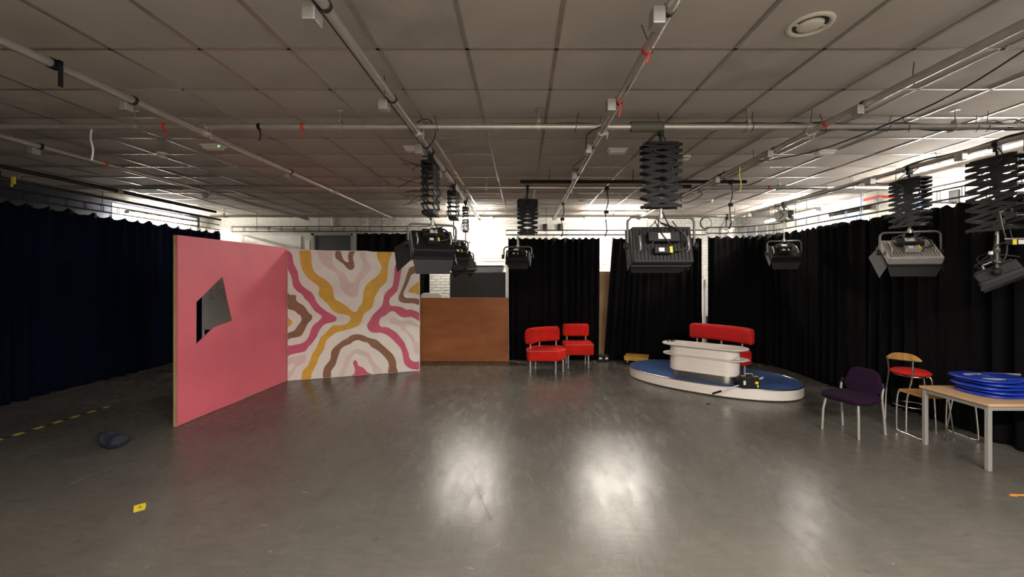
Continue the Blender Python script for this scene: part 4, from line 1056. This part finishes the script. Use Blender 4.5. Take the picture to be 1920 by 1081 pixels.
# red sofa
S0 = px(1292, 0, 7.90); S1 = px(1411, 0, 6.98); sm_ = (Vector((S0.x, S0.y, 0)) + Vector((S1.x, S1.y, 0))) / 2
sd_ = Vector((S1.x - S0.x, S1.y - S0.y, 0)); Ls = sd_.length; sa = math.atan2(sd_.y, sd_.x)
t = thing('red_sofa', 'wide red sofa with a gently curved back behind the white desk', 'sofa', (sm_.x, sm_.y, PZ), sa)
def crv(off, n=14):
    out = []
    for i in range(n + 1):
        u = -1 + 2 * i / n; out.append((u * (Ls / 2), .10 * (1 - u * u) + off - (.05 * max(0, u - .55) / .45)))
    return out
cushion(rounded(crv(.15) + crv(-.01)[::-1], .05, 3), .52, .80, 'backrest', M['redp'], t, .055)
cushion(rounded(crv(.04) + [(Ls / 2 - .02, -.32), (-Ls / 2 + .3, -.30)], .04, 3), .20, .43, 'seat', M['redp'], t, .03)
for u in (-.8, -.05, .62): MB().tube([(u * Ls / 2, .10 * (1 - u * u) + .05, .40), (u * Ls / 2, .10 * (1 - u * u) + .05, .54)], .016, 10).build('back_post', M['alu'], t)
legs([(Ls / 2 - .12, -.26), (-Ls / 2 + .38, -.24), (Ls / 2 - .12, -.02), (-Ls / 2 + .12, .0)], .22, t)

# yellow dolly
p_ = fl(1196, 684)
t = thing('yellow_dolly', 'low orange yellow wooden dolly on castors left of the oval stage', 'dolly', (p_.x + .02, p_.y + .17, 0), R(-22))
MB().prism(rrect(.48, .42, .01, 2), .145, .17, I4()).build('deck', M['ywood'], t, .003)
MB().box(.10, 0, .172, .012, .42, .004).build('deck_strip', M['beech'], t)
for s in (-1, 1): MB().box(0, s * .19, .12, .46, .025, .06).build('side_rail', M['ywood'], t, .003)
MB().box(-.22, 0, .12, .025, .35, .06).build('side_rail', M['ywood'], t, .003); MB().box(.22, 0, .12, .025, .35, .06).build('side_rail', M['ywood'], t, .003)
for sx in (-.17, .17):
    for sy in (-.14, .14):
        MB().lathe([(.028, -.012), (.030, -.008), (.030, .008), (.028, .012)], 14, (sx, sy, .030), Rm(PI / 2, 'X')).build('castor', M['black'], t)
        MB().box(sx, sy, .095, .035, .045, .10).build('castor_fork', M['alu'], t, .002)
# black weights with labels
for (qx, lab) in ((1126, 'left of two small black cases with white labels by the curtain gap'), (1137.5, 'right of two small black cases with white labels by the curtain gap')):
    p_ = fl(qx, 678)
    t = thing('small_black_case', lab, 'case', (p_.x, p_.y + .07, 0))
    MB().box(0, 0, .07, .105, .13, .14).build('body', M['black'], t, .012); MB().box(.0, -.066, .075, .06, .003, .04).build('label_patch', M['white'], t)
    MB().tube([(-.03, 0, .138), (-.03, 0, .165), (.03, 0, .165), (.03, 0, .138)], .006, 6).build('handle', M['black'], t)

# ------------------------------------------------------------------ purple chair
LA, LB, LC, LD = fl(1541.6, 803.6), fl(1610, 824), fl(1660, 814.4), fl(1580, 796)   # front far, front near, back near, back far
cen = (LA + LB + LC + LD) / 4
fd = ((LA + LB) / 2 - (LC + LD) / 2).normalized()        # facing direction
sdv = Vector((-fd.y, fd.x, 0))
t = thing('purple_chair', 'dark purple upholstered chair with silver legs left of the table', 'chair', (cen.x, cen.y, 0), math.atan2(fd.y, fd.x))
# local x = forwards, y = left side
def loc_(p): q = wmat(t).inverted() @ p; return (q.x, q.y)
la, lb, lc, ld = [loc_(p) for p in (LA, LB, LC, LD)]
for (x, y) in (la, lb): MB().tube([(x, y, 0), (x * .96, y * .97, .25), (x * .84, y * .88, .40)], .013, 10).build('leg', M['greyleg'], t)
for (x, y) in (lc, ld): MB().tube(smooth_path([(x, y, 0), (x * .9, y, .22), (x * .78, y * 1.0, .42), (x * .86, y * 1.0, .55)], 4), .013, 10).build('leg', M['greyleg'], t)
m = MB(); 
for (x, y) in (lc, ld): m.tube([(x * .86, y, .54), (x * .90, y * .93, .60)], .016, 8)
m.build('back_hinge', M['black'], t)
MB().tube([(la[0] * .84, la[1] * .88, .39), (ld[0] * .78, ld[1], .40), (lc[0] * .78, lc[1], .40), (lb[0] * .84, lb[1] * .88, .39)], .012, 8, True).build('seat_frame', M['greyleg'], t)
cushion([(x + .02, y) for x, y in rrect(.46, .48, .12, 6)], .385, .465, 'seat', M['purple'], t, .038)
bp = [(x * (1 - .10 * (y > 0)), y) for x, y in rrect(.41, .33, .14, 8)]
cushion(bp, -.030, .030, 'backrest', M['purple'], t, .028, T(lc[0] * .78, 0, .585) @ Rm(R(-9), 'Y') @ Rm(PI / 2, 'Z') @ Rm(PI / 2, 'X'))

# ------------------------------------------------------------------ tall chair with red seat
q0 = fl(1660, 784); q1 = fl(1699, 803.6)
t = thing('red_seat_chair', 'tall chrome chair with curved wooden backrest and round red seat', 'chair', (4.92, 5.28, 0))
def W(p): return wmat(t).inverted() @ Vector(p)
sc_ = px(1707, 694, 5.30)
scn = W((sc_.x, sc_.y, 0))
bpt = [W((q0.x, q0.y, 0)), W((q1.x, q1.y, 0))]
tb0 = px(1664, 668, 5.28); tb1 = px(1712, 675, 4.98)
for b_, tp in ((bpt[0], tb0), (bpt[1], tb1)):
    tp = W(tp)
    MB().tube(smooth_path([(b_.x, b_.y, 0), (b_.x + .03, b_.y + .02, .35), ((b_.x + tp.x) / 2 + .03, (b_.y + tp.y) / 2, .62), (tp.x, tp.y, tp.z)], 4), .010, 8).build('leg', M['chrome'], t)
fr_ = [W(fl(1755, 801)), W(fl(1738, 787))]
for b_ in fr_: MB().tube(smooth_path([(b_.x, b_.y, 0), (b_.x - .02, b_.y, .35), (b_.x - .06, b_.y + .0, .60), (scn.x + .05, b_.y * .6 + scn.y * .4, .615)], 4), .010, 8).build('leg', M['chrome'], t)
MB().tube([(scn.x + .16 * math.cos(a * PI / 10), scn.y + .18 * math.sin(a * PI / 10), .605) for a in range(20)], .009, 8, True).build('seat_ring', M['chrome'], t)
MB().tube([(scn.x + .17 * math.cos(a * PI / 10), scn.y + .17 * math.sin(a * PI / 10), .22) for a in range(20)], .008, 8, True).build('foot_ring', M['chrome'], t)
o = MB().lathe([(.001, .618), (.18, .618), (.200, .63), (.200, .648), (.16, .674), (.001, .680)], 32, (scn.x, scn.y, 0)).build('seat', M['redp'], t)
# backrest: curved wood
c0, c1_ = px(1661, 664, 5.32), px(1727, 671, 4.95)
mid = (c0 + c1_) / 2 + Vector((-.05, -.03, .0))
rows_ = []; N_ = 12; vs = []; fs = []
for i in range(N_ + 1):
    u = i / N_; p = c0 * (1 - u) ** 2 + mid * 2 * u * (1 - u) + c1_ * u * u
    hh = .075 * (1 - abs(2 * u - 1) ** 3) - .030
    for (dx, dz) in ((0, 1), (.016, 1), (.016, -1), (0, -1)): vs.append((p.x + dx, p.y, p.z + (hh if dz > 0 else -.045)))
for i in range(N_):
    for k in range(4):
        k2 = (k + 1) % 4; fs.append((i * 4 + k, i * 4 + k2, (i + 1) * 4 + k2, (i + 1) * 4 + k))
fs += [(0, 3, 2, 1), (N_ * 4, N_ * 4 + 1, N_ * 4 + 2, N_ * 4 + 3)]
MB().add(vs, fs).build('backrest', M['oak'], t, .003, world=True)
MB().tube([Vector(vs[i * 4 + 3]) + Vector((.008, 0, 0)) for i in range(N_ + 1)], .007, 6).build('back_rail', M['chrome'], t, world=True)

# ------------------------------------------------------------------ wooden stool on chrome sled frames
sx0, sx1, sy0, sy1 = 4.53, 5.13, 4.67, 5.0
t = thing('sled_base_stool', 'low wooden topped stool with chrome sled legs beside the table', 'stool', ((sx0 + sx1) / 2, (sy0 + sy1) / 2, 0))
hx, hy = (sx1 - sx0) / 2, (sy1 - sy0) / 2
for s in (-1, 1):
    x = s * hx
    MB().tube(smooth_path([(x * .96, hy * .85, .485), (x, hy * 1.0, .42), (x, hy * 1.08, .07), (x, hy * .9, .012), (x, 0, .010), (x, -hy * .9, .012), (x, -hy * 1.06, .07), (x * .98, -hy * .9, .42), (x * .96, -hy * .85, .485)], 5), .0095, 8).build('sled_leg', M['chrome'], t)
MB().tube([(-hx, hy * .9, .40), (hx, -hy * .9, .40)], .007, 6).build('brace', M['chrome'], t) if False else None
MB().tube([(.05, -hy * .85, .48), (-.06, -hy * .95, .012), (.05, -hy * .95, .012), (-.0, -hy * .85, .48)], .008, 8).build('brace', M['chrome'], t)
MB().prism(rrect(2 * hx + .02, 2 * hy + .02, .05, 4), .485, .505).build('seat_board', M['oak'], t, .004)

# ------------------------------------------------------------------ table
tx0, tx1, ty0, ty1, tz = 4.425, 5.19, 3.93, 4.62, .645
t = thing('square_table', 'beech topped table with grey square legs at the right edge', 'table', ((tx0 + tx1) / 2, (ty0 + ty1) / 2, 0))
hx, hy = (tx1 - tx0) / 2, (ty1 - ty0) / 2
MB().box(0, 0, tz - .010, 2 * hx, 2 * hy, .020).build('tabletop', M['beech'], t, .002)
MB().box(0, 0, tz - .022, 2 * hx - .004, 2 * hy - .004, .006).build('top_edge', M['beechedge'], t)
for s in (-1, 1):
    MB().box(0, s * (hy - .03), tz - .045, 2 * hx - .06, .02, .045).build('apron', M['greyleg'], t, .002)
    MB().box(s * (hx - .03), 0, tz - .045, .02, 2 * hy - .06, .045).build('apron', M['greyleg'], t, .002)
    for r_ in (-1, 1): MB().box(s * (hx - .035), r_ * (hy - .035), (tz - .025) / 2, .038, .038, tz - .025).build('leg', M['greyleg'], t, .004)

# ------------------------------------------------------------------ stack of folded blue seats
def blue_chair():
    t = thing('folded_blue_chair', 'x', 'folding chair', (0, 0, 0), 0, 'folded blue chairs stacked on the table')
    P_ = [(.24 * math.copysign(abs(math.cos(a)) ** .8, math.cos(a)), .235 * math.copysign(abs(math.sin(a)) ** .8, math.sin(a))) for a in [2 * PI * k / 36 for k in range(36)]]
    vs = []; fs = []; rings_ = [(1.0, .006), (1.03, .014), (1.0, .024), (.9, .028), (.6, .020), (.05, .016)]
    lower = [(.05, .004), (.7, .002), (.95, .003)]
    for k, (s, z) in enumerate(lower + rings_):
        for x, y in P_: vs.append((x * s, y * s, z + .004 * math.sin(x * 18 + y * 6) * (s < 1)))
    nn = 36
    for k in range(len(lower + rings_) - 1):
        for i in range(nn): fs.append((k * nn + i, k * nn + (i + 1) % nn, (k + 1) * nn + (i + 1) % nn, (k + 1) * nn + i))
    fs.append(tuple(range(nn))[::-1]); fs.append(tuple((len(lower + rings_) - 1) * nn + i for i in range(nn)))
    MB().add(vs, fs, True).build('seat_shell', M['blueplastic'], t)
    back = [( .20 + x * .62, y * .78) for x, y in P_]
    MB().prism(back, .010, .030).build('back_shell', M['blueplastic'], t, .008)
    for s in (-1, 1):
        MB().tube([(-.10, s * .10, .018), (.30, s * .15, .020), (.50, s * .15, .020)], .012, 8).build('side_tube', M['greyleg'], t)
    MB().tube([(.50, -.15, .020), (.50, .15, .020)], .012, 8).build('end_tube', M['greyleg'], t)
    return t
bc = blue_chair()
kids = [c for c in COL.objects if c.parent == bc]
labs = ['folded blue chair at the bottom of the stack on the table', 'folded blue chair second from the bottom of the stack on the table',
        'folded blue chair in the middle of the stack on the table', 'folded blue chair second from the top of the stack on the table', 'folded blue chair on top of the stack on the table']
offs = [(.0, .0, 0), (.02, -.01, .10), (-.03, .01, -.06), (.015, .0, .08), (-.045, .012, -.12)]
for i, (dx, dy, ra) in enumerate(offs):
    if i == 0: r_ = bc
    else:
        r_ = bc.copy(); COL.objects.link(r_)
        for k_ in kids: c_ = k_.copy(); COL.objects.link(c_); c_.parent = r_
    r_.location = (4.86 + dx, 4.31 + dy, tz + i * .037); r_.rotation_euler = (0, 0, ra); r_['label'] = labs[i]
# grey cloth / lids on top
# ------------------------------------------------------------------ things on the floor
p_ = fl(203, 842)
import mathutils.noise as mn
vs = []; fs = []; nu, nv = 36, 18
for j in range(nv + 1):
    th = PI * j / nv
    for i in range(nu):
        a = 2 * PI * i / nu
        x, y, z = math.sin(th) * math.cos(a), math.sin(th) * math.sin(a), math.cos(th)
        q = Vector((x * 1.7, y * 1.7, z * 1.7)); k_ = 1 + .22 * mn.noise(q) + .10 * mn.noise(q * 3)
        X_ = x * .155 * k_; Y_ = y * .105 * k_; Z_ = .075 + z * .080 * k_ + .045 * math.exp(-((x + .6) ** 2) * 5) * (z > 0)
        Z_ -= .022 * math.exp(-(x - .05) ** 2 * 14) * (z > 0)
        vs.append((X_, Y_, max(.001, Z_)))
for j in range(nv):
    for i in range(nu): fs.append((j * nu + i, j * nu + (i + 1) % nu, (j + 1) * nu + (i + 1) % nu, (j + 1) * nu + i))
t = thing('fabric_bundle', 'crumpled dark navy cloth bundle lying on the floor at the left', 'cloth', (p_.x, p_.y + .07, 0), R(-12))
MB().add(vs, fs, True).build('cloth', M['navyfabric'], t)
MB().tube(smooth_path([(-.12, -.02, .10), (-.05, -.06, .14), (.05, -.06, .10), (.14, -.02, .06)], 5), .012, 8).build('strap', M['navyfabric'], t)
# hazard tape strip
a_, b_ = fl(-60, 842), fl(203, 761.5)
mid_ = (a_ + b_) / 2; L_ = (b_ - a_).length
o = MB().box(0, 0, .0012, L_, .048, .0016).build('hazard_tape', M['hazard']); o.location = mid_; o.rotation_euler = (0, 0, math.atan2(b_.y - a_.y, b_.x - a_.x)); tag(o, 'yellow and black striped tape stuck to the floor at the left', 'tape')
# yellow card
p_ = fl(262, 951); t = thing('yellow_card', 'small yellow card lying on the floor at lower left', 'card', (p_.x, p_.y, 0), R(-48))
MB().prism([(-.062, -.036), (.062, -.036), (.066, .030), (.0, .038), (-.062, .034)], .001, .003).build('card', M['yellow'], t)
m = MB(); m.box(-.012, .004, .0033, .03, .006, .0008, Rm(.5, 'Z')); m.box(.004, -.004, .0033, .026, .005, .0008, Rm(-.4, 'Z')); m.box(.016, .006, .0033, .016, .005, .0008, Rm(.9, 'Z')); m.build('printed_marks', M['scuff'], t)
p_ = fl(1905, 928); o = MB().prism([(-.06, .0), (-.02, .018), (.03, .012), (.09, .014), (.07, -.010), (.01, -.006), (-.01, -.02), (-.04, -.012)], .001, .003).build('orange_scrap', M['orange']); o.location = p_; tag(o, 'torn orange tape scrap on the floor at the right edge', 'tape')
p_ = fl(1328, 757); o = MB().box(0, 0, .004, .075, .022, .007).build('dark_scrap', M['scuff'], None, .002); o.location = p_; o.rotation_euler = (0, 0, .6); tag(o, 'short dark strip lying on the floor in front of the oval stage', 'scrap')
p_ = fl(1203, 731); o = MB().tube(smooth_path([(-.01, -.05, .003), (.01, 0, .003), (-.006, .05, .003)], 4), .003, 5).build('dark_thread', M['scuff']); o.location = p_; tag(o, 'thin dark thread on the floor left of the oval stage', 'scrap')
# scratches and scuffs in the vinyl
sc1 = MB(); sc2 = MB()
def scr(mb, pts, w_=.003):
    P_ = smooth_path([fl(x, y, .0006) for x, y in pts], 5)
    vs = []
    for i, p in enumerate(P_):
        d = (P_[min(i + 1, len(P_) - 1)] - P_[max(i - 1, 0)]).normalized(); n_ = Vector((-d.y, d.x, 0)) * w_ * .5 * min(1, .3 + 4 * min(i, len(P_) - 1 - i) / len(P_))
        vs += [p + n_, p - n_]
    mb.add(vs, [(2 * i, 2 * i + 1, 2 * i + 3, 2 * i + 2) for i in range(len(P_) - 1)])
scr(sc1, [(866, 867), (882, 888), (895, 915), (910, 950), (926, 985)], .005); scr(sc1, [(884, 888), (870, 908), (855, 935), (843, 962), (841, 975)], .003)
scr(sc1, [(910, 842), (912, 862)], .003); scr(sc1, [(1208, 918), (1226, 942), (1228, 985)], .003); scr(sc1, [(1185, 940), (1225, 944)], .0025)
scr(sc1, [(1430, 950), (1455, 975), (1475, 998)], .003); scr(sc1, [(1445, 926), (1455, 945), (1456, 975)], .002); scr(sc1, [(1410, 935), (1418, 955)], .003)
scr(sc1, [(876, 975), (900, 981), (930, 965)], .003); scr(sc1, [(950, 950), (900, 985), (880, 1005)], .002); scr(sc1, [(280, 957), (299, 951)], .006)
scr(sc2, [(1178, 805), (1190, 825), (1192, 848)], .003); scr(sc2, [(985, 880), (1000, 905)], .003); scr(sc2, [(120, 912), (185, 885), (250, 868)], .005)
for k_ in range(110):
    x, y = random.uniform(100, 1850), random.uniform(730, 1070); a = random.uniform(-.6, .6); l_ = random.uniform(3, 16)
    scr(sc1 if random.random() < .55 else sc2, [(x, y), (x + l_ * math.cos(a) * .5, y + l_ * math.sin(a) * .4), (x + l_ * math.cos(a), y + l_ * math.sin(a))], random.uniform(.002, .005))
tag(sc1.build('scuff_marks', M['scuff'], fo, world=True), kind='stuff'); tag(sc2.build('pale_scratches', M['scuffl'], fo, world=True), kind='stuff')
